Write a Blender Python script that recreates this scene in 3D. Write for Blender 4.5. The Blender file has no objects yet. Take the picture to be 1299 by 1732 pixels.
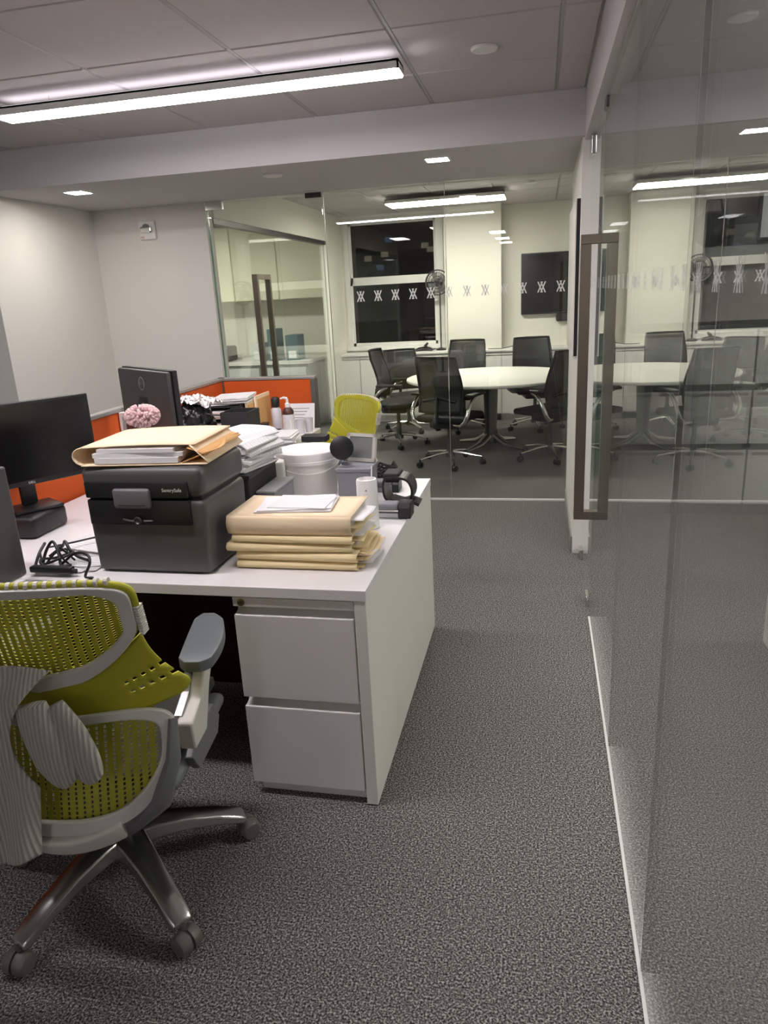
import bpy, bmesh, math, random
from mathutils import Vector, Matrix, noise
PI = math.pi
rad = math.radians
scene = bpy.context.scene
C = scene.collection

# ------------------------------------------------------------------ camera
PITCH, YAW, ROLL, FPX, CAM_H = 0.29359029, 0.22199721, -0.05315261, 1216.17, 1.552
fw = Vector((-math.sin(YAW) * math.cos(PITCH), math.cos(YAW) * math.cos(PITCH), -math.sin(PITCH)))
rt0 = Vector((math.cos(YAW), math.sin(YAW), 0)); up0 = rt0.cross(fw)
rt = rt0 * math.cos(ROLL) + up0 * math.sin(ROLL)
up = -rt0 * math.sin(ROLL) + up0 * math.cos(ROLL)
cam_data = bpy.data.cameras.new('camera'); cam = bpy.data.objects.new('camera', cam_data); C.objects.link(cam)
cam.matrix_world = Matrix(((rt.x, up.x, -fw.x, 0), (rt.y, up.y, -fw.y, 0), (rt.z, up.z, -fw.z, CAM_H), (0, 0, 0, 1)))
cam_data.sensor_fit = 'VERTICAL'; cam_data.sensor_height = 36.0; cam_data.lens = FPX / 1732 * 36.0
cam_data.clip_start = 0.02
scene.camera = cam

# ------------------------------------------------------------------ world, exposure, light strengths
wd = bpy.data.worlds.new('night'); scene.world = wd; wd.use_nodes = True
wd.node_tree.nodes['Background'].inputs[0].default_value = (0.012, 0.014, 0.02, 1)
wd.node_tree.nodes['Background'].inputs[1].default_value = 1.0
scene.view_settings.view_transform = 'Standard'; scene.view_settings.look = 'None'
scene.view_settings.exposure = 0.4; scene.view_settings.gamma = 1.0
OFFICE_LIGHT = 37.0       # emission of the office strip lights
CONF_LIGHT = 34.0        # emission of the conference room strip lights
DOWN_LIGHT = 110.0
scene.cycles.max_bounces = 12; scene.cycles.diffuse_bounces = 5; scene.cycles.glossy_bounces = 6
scene.cycles.transparent_max_bounces = 24; scene.cycles.transmission_bounces = 8
scene.cycles.sample_clamp_indirect = 6.0
scene.cycles.use_denoising = True

# ------------------------------------------------------------------ materials
def nmat(name):
    m = bpy.data.materials.new(name); m.use_nodes = True
    return m, m.node_tree.nodes, m.node_tree.links, m.node_tree.nodes['Principled BSDF']
def pm(name, col, rough=0.5, metal=0.0, bump=0.0, bscale=200.0, vary=0.0, vscale=8.0, spec=0.5, coat=0.0):
    m, n, l, b = nmat(name)
    b.inputs['Base Color'].default_value = (*col, 1); b.inputs['Roughness'].default_value = rough
    b.inputs['Metallic'].default_value = metal; b.inputs['Specular IOR Level'].default_value = spec
    b.inputs['Coat Weight'].default_value = coat
    tc = n.new('ShaderNodeTexCoord')
    if vary:
        t = n.new('ShaderNodeTexNoise'); t.inputs['Scale'].default_value = vscale; t.inputs['Detail'].default_value = 3
        l.new(tc.outputs['Object'], t.inputs['Vector'])
        mx = n.new('ShaderNodeMix'); mx.data_type = 'RGBA'
        mx.inputs[6].default_value = (*[c * (1 - vary) for c in col], 1); mx.inputs[7].default_value = (*[min(1, c * (1 + vary)) for c in col], 1)
        l.new(t.outputs['Fac'], mx.inputs[0]); l.new(mx.outputs[2], b.inputs['Base Color'])
    if bump:
        t2 = n.new('ShaderNodeTexNoise'); t2.inputs['Scale'].default_value = bscale; t2.inputs['Detail'].default_value = 2
        l.new(tc.outputs['Object'], t2.inputs['Vector'])
        bp = n.new('ShaderNodeBump'); bp.inputs['Strength'].default_value = bump; bp.inputs['Distance'].default_value = 0.002
        l.new(t2.outputs['Fac'], bp.inputs['Height']); l.new(bp.outputs['Normal'], b.inputs['Normal'])
    return m
def emit(name, col, s):
    m = bpy.data.materials.new(name); m.use_nodes = True; n = m.node_tree.nodes; l = m.node_tree.links
    n.clear(); e = n.new('ShaderNodeEmission'); o = n.new('ShaderNodeOutputMaterial')
    e.inputs[0].default_value = (*col, 1); e.inputs[1].default_value = s; l.new(e.outputs[0], o.inputs[0]); return m
def glass(name, tint=(0.93, 0.97, 0.95), f0=0.04, rough=0.0, haze=0.0, power=5.0):
    # sheet glass: each face reflects by its angle, the rest passes straight through
    m = bpy.data.materials.new(name); m.use_nodes = True; n = m.node_tree.nodes; l = m.node_tree.links
    n.clear(); o = n.new('ShaderNodeOutputMaterial')
    lw = n.new('ShaderNodeLayerWeight'); lw.inputs['Blend'].default_value = 0.5
    p = n.new('ShaderNodeMath'); p.operation = 'POWER'; p.inputs[1].default_value = power; l.new(lw.outputs['Facing'], p.inputs[0])
    q = n.new('ShaderNodeMath'); q.operation = 'MULTIPLY_ADD'; q.inputs[1].default_value = 1 - f0; q.inputs[2].default_value = f0
    l.new(p.outputs[0], q.inputs[0])
    t = n.new('ShaderNodeBsdfTransparent'); t.inputs[0].default_value = (*tint, 1)
    g = n.new('ShaderNodeBsdfGlossy'); g.inputs['Roughness'].default_value = rough; g.inputs[0].default_value = (1, 1, 1, 1)
    body = t
    if haze:
        d = n.new('ShaderNodeBsdfDiffuse'); d.inputs[0].default_value = (0.75, 0.78, 0.76, 1)
        mh = n.new('ShaderNodeMixShader'); mh.inputs[0].default_value = haze
        l.new(t.outputs[0], mh.inputs[1]); l.new(d.outputs[0], mh.inputs[2]); body = mh
    mx = n.new('ShaderNodeMixShader'); l.new(q.outputs[0], mx.inputs[0]); l.new(body.outputs[0], mx.inputs[1]); l.new(g.outputs[0], mx.inputs[2])
    l.new(mx.outputs[0], o.inputs[0]); return m
def sheer(name, col, alpha, rough=0.5):
    m, n, l, b = nmat(name); b.inputs['Base Color'].default_value = (*col, 1); b.inputs['Roughness'].default_value = rough
    b.inputs['Alpha'].default_value = alpha; return m
def carpet_mat():
    m, n, l, b = nmat('carpet'); b.inputs['Roughness'].default_value = 0.95; b.inputs['Specular IOR Level'].default_value = 0.1
    tc = n.new('ShaderNodeTexCoord')
    a = n.new('ShaderNodeTexNoise'); a.inputs['Scale'].default_value = 190; a.inputs['Detail'].default_value = 3; a.inputs['Roughness'].default_value = 0.65
    l.new(tc.outputs['Object'], a.inputs['Vector'])
    r = n.new('ShaderNodeValToRGB'); e = r.color_ramp.elements
    e[0].position = 0.36; e[0].color = (0.014, 0.0135, 0.0145, 1); e[1].position = 0.68; e[1].color = (0.56, 0.52, 0.50, 1)
    k = r.color_ramp.elements.new(0.5); k.color = (0.125, 0.117, 0.116, 1)
    l.new(a.outputs['Fac'], r.inputs[0])
    c = n.new('ShaderNodeTexNoise'); c.inputs['Scale'].default_value = 330; l.new(tc.outputs['Object'], c.inputs['Vector'])
    mx = n.new('ShaderNodeMix'); mx.data_type = 'RGBA'; mx.blend_type = 'OVERLAY'; mx.inputs[0].default_value = 0.18
    l.new(r.outputs[0], mx.inputs[6]); l.new(c.outputs['Color'], mx.inputs[7]); l.new(mx.outputs[2], b.inputs['Base Color'])
    bp = n.new('ShaderNodeBump'); bp.inputs['Strength'].default_value = 0.6; bp.inputs['Distance'].default_value = 0.004
    l.new(a.outputs['Fac'], bp.inputs['Height']); l.new(bp.outputs['Normal'], b.inputs['Normal'])
    return m
def stripes(name, c1, c2, scale, axis='Z', rough=0.7, bump=0.0, dist=0.0, sharp=None):
    m, n, l, b = nmat(name); b.inputs['Roughness'].default_value = rough
    tc = n.new('ShaderNodeTexCoord'); w = n.new('ShaderNodeTexWave'); w.bands_direction = axis
    w.inputs['Scale'].default_value = scale; w.inputs['Distortion'].default_value = dist; w.inputs['Detail'].default_value = 1
    l.new(tc.outputs['Object'], w.inputs['Vector'])
    mx = n.new('ShaderNodeMix'); mx.data_type = 'RGBA'; mx.inputs[6].default_value = (*c1, 1); mx.inputs[7].default_value = (*c2, 1)
    l.new(w.outputs['Fac'], mx.inputs[0]); l.new(mx.outputs[2], b.inputs['Base Color'])
    if bump:
        bp = n.new('ShaderNodeBump'); bp.inputs['Strength'].default_value = bump; bp.inputs['Distance'].default_value = 0.004
        l.new(w.outputs['Fac'], bp.inputs['Height']); l.new(bp.outputs['Normal'], b.inputs['Normal'])
    return m
M = dict(
    wall=pm('wall_paint', (0.70, 0.685, 0.65), 0.75, bump=0.05, bscale=300),
    cream=pm('cream_wall_paint', (0.80, 0.78, 0.71), 0.7),
    pale=pm('white_trim_paint', (0.80, 0.79, 0.77), 0.5),
    tile=pm('ceiling_tile', (0.50, 0.475, 0.475), 0.9, bump=0.15, bscale=500, vary=0.03, vscale=60),
    grid=pm('ceiling_grid', (0.42, 0.41, 0.41), 0.6),
    soffit=pm('soffit_paint', (0.54, 0.52, 0.525), 0.8),
    carpet=carpet_mat(),
    laminate=pm('white_laminate', (0.80, 0.77, 0.78), 0.38, vary=0.015),
    panelw=pm('end_panel_laminate', (0.80, 0.78, 0.73), 0.45),
    drawer=pm('drawer_paint', (0.76, 0.73, 0.72), 0.45),
    gap=pm('dark_gap', (0.02, 0.02, 0.02), 0.8),
    orange=pm('orange_fabric', (0.62, 0.095, 0.008), 0.85, bump=0.2, bscale=900, vary=0.05, vscale=300),
    orange_shade=pm('orange_fabric_painted_shade', (0.035, 0.006, 0.005), 0.9),  # orange panel fabric with the deep under-desk shade put into its colour
    frame=pm('panel_frame_grey', (0.13, 0.125, 0.115), 0.5, metal=0.3),
    cap=pm('panel_cap_grey', (0.36, 0.35, 0.33), 0.4, metal=0.5),
    black=pm('black_plastic', (0.012, 0.012, 0.014), 0.4),
    black2=pm('black_matte', (0.02, 0.02, 0.021), 0.7),
    screen=pm('dark_screen', (0.004, 0.004, 0.005), 0.22),
    tvscreen=pm('glossy_dark_screen', (0.004, 0.004, 0.006), 0.06),
    charcoal=pm('charcoal_plastic', (0.075, 0.072, 0.072), 0.42, bump=0.12, bscale=900),
    latch=pm('latch_grey', (0.13, 0.13, 0.14), 0.4),
    monback=pm('monitor_back', (0.055, 0.053, 0.05), 0.45),
    chrome=pm('chrome', (0.75, 0.75, 0.74), 0.16, metal=1.0),
    brushed=pm('brushed_steel', (0.27, 0.23, 0.185), 0.34, metal=1.0),
    alu=pm('polished_aluminium', (0.50, 0.50, 0.49), 0.27, metal=1.0),
    steel=pm('dark_steel', (0.10, 0.10, 0.10), 0.4, metal=0.8),
    lime=pm('lime_plastic', (0.43, 0.41, 0.02), 0.5),
    lime2=pm('lime_plastic_dim', (0.42, 0.40, 0.03), 0.5),
    chairgrey=pm('chair_light_grey', (0.62, 0.60, 0.56), 0.5),
    chairwhite=pm('chair_off_white', (0.66, 0.63, 0.58), 0.45),
    chairdark=pm('chair_mid_grey', (0.16, 0.165, 0.17), 0.42),
    seatfab=pm('dark_seat_fabric', (0.05, 0.05, 0.045), 0.95, spec=0.1),
    pad=pm('arm_pad_grey', (0.13, 0.145, 0.155), 0.42),
    caster=pm('caster_grey', (0.14, 0.135, 0.125), 0.42),
    knit=stripes('grey_knit', (0.44, 0.415, 0.38), (0.62, 0.585, 0.54), 34, 'X', 0.95, 0.9, 0.6),
    mesh=sheer('black_chair_mesh', (0.022, 0.023, 0.025), 0.86, 0.4),
    seatblk=pm('black_seat_fabric', (0.018, 0.018, 0.022), 0.8),
    table=pm('white_tabletop', (0.86, 0.85, 0.80), 0.3),
    paper=pm('white_paper', (0.82, 0.80, 0.83), 0.85),
    sheets=stripes('paper_edges', (0.60, 0.58, 0.58), (0.84, 0.83, 0.83), 60, 'Z', 0.85, 0.0, 0.8),
    print=stripes('printed_paper', (0.80, 0.79, 0.80), (0.66, 0.65, 0.66), 20, 'Y', 0.85, 0.0, 6),
    manila=pm('manila', (0.84, 0.69, 0.41), 0.8, vary=0.06, vscale=20),
    manila2=pm('manila_pink', (0.86, 0.68, 0.47), 0.8, vary=0.04, vscale=20),
    tan=pm('tan_gusset', (0.66, 0.37, 0.14), 0.8),
    envelope=pm('orange_envelope', (0.80, 0.40, 0.05), 0.75),
    tub=pm('tub_white', (0.86, 0.84, 0.79), 0.42),
    lid=pm('lid_white', (0.84, 0.82, 0.82), 0.4),
    greybin=pm('grey_bin', (0.22, 0.22, 0.245), 0.5),
    silver=pm('silver_bar', (0.42, 0.42, 0.44), 0.32, metal=0.6),
    foil=pm('crinkled_foil', (0.72, 0.66, 0.66), 0.28, metal=0.8),
    bag=pm('black_bag', (0.008, 0.008, 0.009), 0.28),
    pink=pm('pink_chenille', (0.80, 0.56, 0.57), 0.9, vary=0.25, vscale=120),
    lotion=pm('bottle_label', (0.66, 0.65, 0.70), 0.4),
    brown=pm('dark_brown_liquid', (0.07, 0.02, 0.018), 0.3),
    red=pm('red_plastic', (0.5, 0.05, 0.04), 0.4),
    ink=pm('white_lettering', (0.78, 0.78, 0.78), 0.5),
    greyink=pm('grey_lettering', (0.35, 0.35, 0.35), 0.4, metal=0.5),
    redink=pm('red_lettering', (0.55, 0.08, 0.05), 0.5),
    brass=pm('dark_brass', (0.25, 0.2, 0.13), 0.35, metal=1.0),
    glass=glass('clear_glass', (0.93, 0.955, 0.945)),
    glassr=glass('partition_glass', (0.90, 0.925, 0.915), haze=0.022, power=3.5),
    glassw=glass('window_glass', (0.25, 0.25, 0.25), 0.06),
    edge=pm('green_glass_edge', (0.10, 0.20, 0.165), 0.2),
    dgrey=pm('office_unit_grey', (0.60, 0.605, 0.60), 0.5),
    dgrey2=pm('office_unit_dark', (0.07, 0.075, 0.08), 0.5),
    cabinet=pm('cream_cabinet', (0.80, 0.78, 0.62), 0.5),
    counter=pm('counter_grey', (0.24, 0.25, 0.24), 0.5),
    blue=pm('slate_blue_box', (0.12, 0.19, 0.22), 0.5),
    nightwall=pm('night_facade', (0.03, 0.03, 0.032), 0.8),
)
M['mark'] = sheer('frosted_vinyl', (0.88, 0.88, 0.87), 0.9, 0.7)
M['mark2'] = sheer('faint_frosted_vinyl', (0.7, 0.7, 0.69), 0.55, 0.7)
M['lens'] = emit('strip_lens', (1.0, 0.935, 0.955), OFFICE_LIGHT)
M['lensup'] = emit('strip_uplight', (1.0, 0.93, 1.0), 2.0)
M['lensb'] = emit('panel_lens', (1.0, 0.935, 0.955), OFFICE_LIGHT * 0.5)
M['lens2'] = emit('dim_strip_lens', (1.0, 0.95, 0.88), 115.0)
M['lensc'] = emit('warm_strip_lens', (1.0, 0.935, 0.80), CONF_LIGHT)
M['down'] = emit('downlight_lens', (1.0, 0.93, 0.85), DOWN_LIGHT)
M['litscreen'] = emit('lit_screen', (0.95, 0.93, 0.86), 0.45)
M['citylit'] = emit('city_window', (1.0, 0.85, 0.6), 1.2)
M['cityblue'] = emit('city_window_blue', (0.35, 0.6, 1.0), 0.8)

# ------------------------------------------------------------------ mesh helpers
class MB:
    def __init__(s): s.bm = bmesh.new()
    def add(s, vs, fs):
        v = [s.bm.verts.new(p) for p in vs]
        for f in fs:
            try: s.bm.faces.new([v[i] for i in f])
            except ValueError: pass
        return s
    def box(s, x0, x1, y0, y1, z0, z1, m=None):
        vs = [Vector((x, y, z)) for z in (z0, z1) for y in (y0, y1) for x in (x0, x1)]
        if m is not None: vs = [m @ v for v in vs]
        return s.add(vs, [(0, 2, 3, 1), (4, 5, 7, 6), (0, 1, 5, 4), (2, 6, 7, 3), (0, 4, 6, 2), (1, 3, 7, 5)])
    def rbox(s, x0, x1, y0, y1, z0, z1, r=0.01, seg=3, m=None):
        t = bmesh.new(); bmesh.ops.create_cube(t, size=1)
        for v in t.verts: v.co = Vector(((x0 + x1) / 2 + v.co.x * (x1 - x0), (y0 + y1) / 2 + v.co.y * (y1 - y0), (z0 + z1) / 2 + v.co.z * (z1 - z0)))
        r = min(r, 0.49 * min(x1 - x0, y1 - y0, z1 - z0))
        bmesh.ops.bevel(t, geom=list(t.edges), offset=r, segments=seg, profile=0.5, affect='EDGES')
        s.join(t, m); return s
    def join(s, t, m=None):
        if m is not None: bmesh.ops.transform(t, matrix=m, verts=t.verts)
        mp = {v: s.bm.verts.new(v.co) for v in t.verts}
        for f in t.faces: s.bm.faces.new([mp[v] for v in f.verts])
        t.free()
    def tube(s, pts, r, seg=10, caps=True, flat=1.0, upv=None):
        pts = [Vector(p) for p in pts]; n = len(pts); rs = r if isinstance(r, (list, tuple)) else [r] * n
        rings = []; prev = None
        for i, p in enumerate(pts):
            d = (pts[min(i + 1, n - 1)] - pts[max(i - 1, 0)]).normalized()
            if upv is not None: a = d.cross(Vector(upv))
            elif prev is None: a = d.cross(Vector((0, 0, 1)) if abs(d.z) < 0.9 else Vector((1, 0, 0)))
            else: a = prev - d * prev.dot(d)
            if a.length < 1e-6: a = Vector((1, 0, 0))
            a.normalize(); prev = a; b = d.cross(a)
            rings.append([s.bm.verts.new(p + a * (rs[i] * math.cos(2 * PI * k / seg)) + b * (rs[i] * flat * math.sin(2 * PI * k / seg))) for k in range(seg)])
        for i in range(n - 1):
            for k in range(seg):
                s.bm.faces.new([rings[i][k], rings[i][(k + 1) % seg], rings[i + 1][(k + 1) % seg], rings[i + 1][k]])
        if caps: s.bm.faces.new(rings[0][::-1]); s.bm.faces.new(rings[-1])
        return s
    def lathe(s, prof, seg=32, c=(0, 0, 0), m=None):
        rings = []
        for r, z in prof:
            ring = []
            for k in range(seg):
                v = Vector((c[0] + r * math.cos(2 * PI * k / seg), c[1] + r * math.sin(2 * PI * k / seg), c[2] + z))
                ring.append(s.bm.verts.new(m @ v if m is not None else v))
            rings.append(ring)
        for a, b in zip(rings, rings[1:]):
            for k in range(seg): s.bm.faces.new([a[k], a[(k + 1) % seg], b[(k + 1) % seg], b[k]])
        s.bm.faces.new(rings[0][::-1]); s.bm.faces.new(rings[-1]); return s
    def prism(s, poly, d0, d1, plane='XZ', m=None):
        def P(a, b, d): return Vector((a, d, b)) if plane == 'XZ' else (Vector((d, a, b)) if plane == 'YZ' else Vector((a, b, d)))
        n = len(poly); vs = [P(a, b, d) for d in (d0, d1) for a, b in poly]
        if m is not None: vs = [m @ v for v in vs]
        return s.add(vs, [tuple(range(n))[::-1], tuple(range(n, 2 * n))] + [(i, (i + 1) % n, n + (i + 1) % n, n + i) for i in range(n)])
    def grid(s, f, nu, nv, keep=None):
        vs = [[s.bm.verts.new(f(i / nu, j / nv)) for j in range(nv + 1)] for i in range(nu + 1)]
        for i in range(nu):
            for j in range(nv):
                if keep is None or keep(i, j): s.bm.faces.new([vs[i][j], vs[i + 1][j], vs[i + 1][j + 1], vs[i][j + 1]])
        return s
    def blob(s, c, r, amp=0.2, freq=6.0, sub=4, seed=0.0):
        t = bmesh.new(); bmesh.ops.create_icosphere(t, subdivisions=sub, radius=1)
        for v in t.verts:
            k = 1 + amp * noise.noise(v.co * freq * 0.3 + Vector((seed, seed, 0))) + amp * 0.5 * noise.noise(v.co * freq + Vector((seed, 0, 3)))
            v.co = Vector((c[0] + v.co.x * r[0] * k, c[1] + v.co.y * r[1] * k, c[2] + v.co.z * r[2] * k))
        s.join(t); return s
    def build(s, name, mat, parent=None, smooth=False, solid=0.0, bevel=0.0, sub=0, world=True):
        if parent is not None and world:
            inv = (Matrix.Translation(parent.location) @ Matrix.Rotation(parent.rotation_euler.z, 4, 'Z')).inverted()
            p = parent.parent
            if p is not None: inv = inv @ (Matrix.Translation(p.location) @ Matrix.Rotation(p.rotation_euler.z, 4, 'Z')).inverted()
            bmesh.ops.transform(s.bm, matrix=inv, verts=s.bm.verts)
        loose = [v for v in s.bm.verts if not v.link_faces]
        if loose: bmesh.ops.delete(s.bm, geom=loose, context='VERTS')
        bmesh.ops.recalc_face_normals(s.bm, faces=s.bm.faces)
        me = bpy.data.meshes.new(name); s.bm.to_mesh(me); s.bm.free()
        o = bpy.data.objects.new(name, me); C.objects.link(o); me.materials.append(M[mat] if isinstance(mat, str) else mat)
        if smooth:
            for f in me.polygons: f.use_smooth = True
            if smooth != 'all':
                me.set_sharp_from_angle(angle=rad(40))
        if parent is not None: o.parent = parent
        if solid:
            md = o.modifiers.new('thickness', 'SOLIDIFY'); md.thickness = solid; md.offset = 0
        if bevel:
            md = o.modifiers.new('bevel', 'BEVEL'); md.width = bevel; md.segments = 2; md.limit_method = 'ANGLE'
        if sub:
            md = o.modifiers.new('smooth', 'SUBSURF'); md.levels = sub; md.render_levels = sub
        return o
def tag(o, label=None, cat=None, group=None, kind=None):
    if label: o['label'] = label
    if cat: o['category'] = cat
    if group: o['group'] = group
    if kind: o['kind'] = kind
    return o
def thing(name, label, cat, loc, rz=0.0, group=None):
    o = bpy.data.objects.new(name, None); C.objects.link(o); o.empty_display_size = 0.05
    o.location = loc; o.rotation_euler = (0, 0, rz); return tag(o, label, cat, group)
def single(o, label, cat, group=None): return tag(o, label, cat, group)
def struct(name, mb, mat, **k):
    o = mb.build(name, mat, **k); o['kind'] = 'structure'; return o
def kids(o): return [c for c in bpy.data.objects if c.parent == o]
def copy_tree(o, parent=None):
    c = o.copy(); C.objects.link(c)
    if parent is not None: c.parent = parent
    for ch in kids(o): copy_tree(ch, c)
    return c
def text(body, size, mat, parent, mtx, name='lettering', depth=0.0004):
    cu = bpy.data.curves.new(name, 'FONT'); cu.body = body; cu.size = size; cu.extrude = depth; cu.align_x = 'CENTER'; cu.align_y = 'CENTER'
    t = bpy.data.objects.new(name, cu); C.objects.link(t)
    dg = bpy.context.evaluated_depsgraph_get(); me = bpy.data.meshes.new_from_object(t.evaluated_get(dg))
    bpy.data.objects.remove(t); bpy.data.curves.remove(cu)
    me.materials.clear(); me.materials.append(M[mat]); me.transform(mtx)
    o = bpy.data.objects.new(name, me); C.objects.link(o); o.parent = parent; return o
FRONT = Matrix.Rotation(PI / 2, 4, 'X')                      # lettering that faces -Y
def T(x, y, z): return Matrix.Translation((x, y, z))
def RZ(a): return Matrix.Rotation(rad(a), 4, 'Z')
def RX(a): return Matrix.Rotation(rad(a), 4, 'X')
def RY(a): return Matrix.Rotation(rad(a), 4, 'Y')

# ================================================================== the setting
XG = 0.249          # plane of the long glass partition
struct('floor', MB().box(-6.2, 3.6, -6.2, 9.4, -0.06, 0.0), 'carpet')
ZC, ZS = 2.487, 2.27
tx = [-5.0, -4.34] + [-3.704 + 0.628 * k for k in range(0, 6)] + [0.062, 0.203]
ty = [3.596 - 0.607 * k for k in range(0, 16)][::-1]; ty = [-6.0] + [y for y in ty if y > -5.6] + [4.165]
cm = MB()
for i in range(len(tx) - 1):
    for j in range(len(ty) - 1):
        if tx[i + 1] - tx[i] > 0.02: cm.rbox(tx[i] + 0.006, tx[i + 1] - 0.006, ty[j] + 0.004, ty[j + 1] - 0.004, ZC - 0.004, ZC + 0.02, 0.006, 1)
cm.box(-5.2, 0.3, -6.2, 4.17, ZC + 0.008, ZC + 0.05)
struct('ceiling', cm, 'tile')
gm = MB()
for x in tx[1:-1]: gm.box(x - 0.0055, x + 0.0055, -6.0, 4.165, ZC - 0.0005, ZC + 0.01)
for y in ty[1:-1]: gm.box(-5.0, 0.2, y - 0.0035, y + 0.0035, ZC - 0.0005, ZC + 0.01)
struct('trim_1', gm, 'grid')
struct('trim_2', MB().box(-5.2, 0.207, 4.165, 5.352, ZS, ZC + 0.05), 'soffit')                    # dropped soffit
struct('trim_3', MB().box(0.207, 0.32, -6.2, 4.21, 2.255, ZC + 0.05), 'soffit')                   # header above the long glass
struct('wall_left', MB().box(-5.2, -3.375, 4.167, 5.352, 0, ZS), 'wall')
struct('wall_far_left', MB().box(-5.2, -5.0, -6.2, 4.167, 0, ZC + 0.05), 'wall')
struct('wall_behind', MB().box(-5.2, 3.6, -6.4, -6.2, 0, ZC + 0.05), 'wall')
struct('wall_back', MB().box(-3.375, -2.445, 5.352, 5.47, 0, ZS + 0.25).box(-6.2, -3.375, 5.352, 5.47, 0, ZS + 0.25), 'wall')
struct('wall_corridor', MB().box(0.197, 0.303, 4.21, 5.47, 0, ZC + 0.05), 'wall', bevel=0.003)
struct('baseboard_corridor', MB().box(0.186, 0.197, 4.23, 5.33, 0.002, 0.10), 'cap')
# conference room shell
struct('wall_conference_header', MB().box(-2.445, 0.197, 5.353, 5.47, ZS, ZC + 0.05), 'wall')
WY = 9.15
wm = MB()
wx0, wx1, wz0, wz1 = -2.36, -1.235, 0.93, 2.40
wm.box(-6.2, wx0, WY, WY + 0.2, 0, 2.6).box(wx1, 2.0, WY, WY + 0.2, 0, 2.6).box(wx0, wx1, WY, WY + 0.2, 0, wz0).box(wx0, wx1, WY, WY + 0.2, wz1, 2.6)
struct('wall_conference_back', wm, 'cream')
struct('wall_conference_right', MB().box(1.75, 1.9, 5.47, WY, 0, 2.6), 'cream')
struct('wall_pilaster', MB().box(-1.12, -0.462, 8.9, WY, 0, 2.5), 'cream')
ct = MB()
for i in range(8):
    for j in range(7):
        x0 = -2.9 + i * 0.61; y0 = 5.48 + j * 0.61
        ct.rbox(max(x0, -2.5) + .006, min(x0 + .61, 1.75) - .006, y0 + .006, min(y0 + .61, WY) - .006, 2.476, 2.5, .005, 1) if x0 + .61 > -2.45 and x0 < 1.7 else None
ct.box(-2.5, 1.75, 5.47, WY, 2.487, 2.55)
struct('ceiling_conference', ct, 'tile')
struct('trim_4', MB().box(-2.43, 1.74, 8.84, WY, 0.09, 0.83).rbox(-2.43, 1.74, 8.82, WY, 0.83, 0.86, .006, 2).box(-2.43, 1.74, 8.9, WY, 0.0, 0.09), 'pale')
lm = MB()
for x in (-2.2, -1.62, -1.04, -0.46, 0.12, 0.7): lm.box(x - .003, x + .003, 8.836, 8.842, .1, .82)
lm.box(-2.43, 1.74, 8.834, 8.842, 0.79, 0.797)
struct('trim_5', lm, 'cap')
# window with two sashes
wn = MB(); f = 0.055
wn.box(wx0 - .04, wx0 + .02, WY - .02, WY + .1, wz0 - .03, wz1 + .03).box(wx1 - .02, wx1 + .07, WY - .02, WY + .1, wz0 - .03, wz1 + .03)
wn.box(wx0 - .06, wx1 + .08, WY - .05, WY + .1, wz0 - .05, wz0 + .0).box(wx0, wx1, WY - .02, WY + .1, wz1, wz1 + .04)
w1 = struct('window_1', wn, 'pale', bevel=.004)
sa = MB().box(wx0 + .02, wx1 - .02, WY + .0, WY + .03, 1.67, 1.71).box(wx0 + .02, wx1 - .02, WY, WY + .03, wz0, wz0 + .04).box(wx0 + .02, wx0 + .05, WY, WY + .03, wz0, 1.71).box(wx1 - .05, wx1 - .02, WY, WY + .03, wz0, 1.71)
sa.build('lower_sash', 'pale', w1)
sb = MB().box(wx0 + .02, wx1 - .02, WY + .035, WY + .065, 1.70, 1.765).box(wx0 + .02, wx1 - .02, WY + .035, WY + .065, wz1 - .03, wz1).box(wx0 + .02, wx0 + .05, WY + .035, WY + .065, 1.7, wz1).box(wx1 - .05, wx1 - .02, WY + .035, WY + .065, 1.7, wz1)
sb.build('upper_sash', 'pale', w1)
MB().box(wx0 + .05, wx1 - .05, WY + .012, WY + .017, wz0 + .04, 1.68).build('lower_pane', 'glassw', w1)
MB().box(wx0 + .05, wx1 - .05, WY + .047, WY + .052, 1.75, wz1 - .03).build('upper_pane', 'glassw', w1)
# room beyond the conference room's left glass
struct('wall_side_room', MB().box(-6.2, -6.0, 5.47, WY, 0, 2.6), 'cream')
struct('ceiling_side_room', MB().box(-6.0, -2.5, 5.47, WY, 2.48, 2.55), 'tile')
GLX = -2.47
struct('wall_conference_left', MB().box(-2.52, -2.43, 5.47, WY, 2.17, 2.6).box(-2.52, -2.43, 8.5, WY, 0, 2.17), 'cream')
struct('trim_6', MB().box(-2.50, -2.438, 5.47, 8.5, 2.13, 2.172), 'steel')
struct('wall_glass_side', MB().box(GLX - .005, GLX + .005, 5.47, 6.98, 0.002, 2.13).box(GLX - .005, GLX + .005, 6.985, 8.5, 0.002, 2.13), 'glass')
# conference room glass front (two fixed panes and a door)
def marks(mb, xs, z, f, h=.036):
    for x in xs:
        for off in (-h * .28, h * .28):
            for sgn in (-1, 1):
                w, t = h * .42, h * .12
                a, b = (x + off - sgn * w, z - h), (x + off + sgn * w, z + h)
                mb.add([f(a[0] - t, a[1]), f(a[0] + t, a[1]), f(b[0] + t, b[1]), f(b[0] - t, b[1])], [(0, 1, 2, 3)])
YF = 5.35
g1 = struct('wall_glass_front', MB().box(-1.53, -0.666, YF - .006, YF + .006, 0.006, ZS - .001).box(-0.660, 0.196, YF - .006, YF + .006, 0.006, ZS - .001), 'glass')
mk = MB(); marks(mk, [-1.294 + 0.1293 * k for k in range(12)], 1.545, lambda x, z: Vector((x, YF - .0075, z)))
mk.build('frosted_marks', 'mark', g1)
MB().box(-1.53, 0.196, YF - .011, YF + .011, 0.0, 0.012).build('floor_channel', 'pale', g1)
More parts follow.
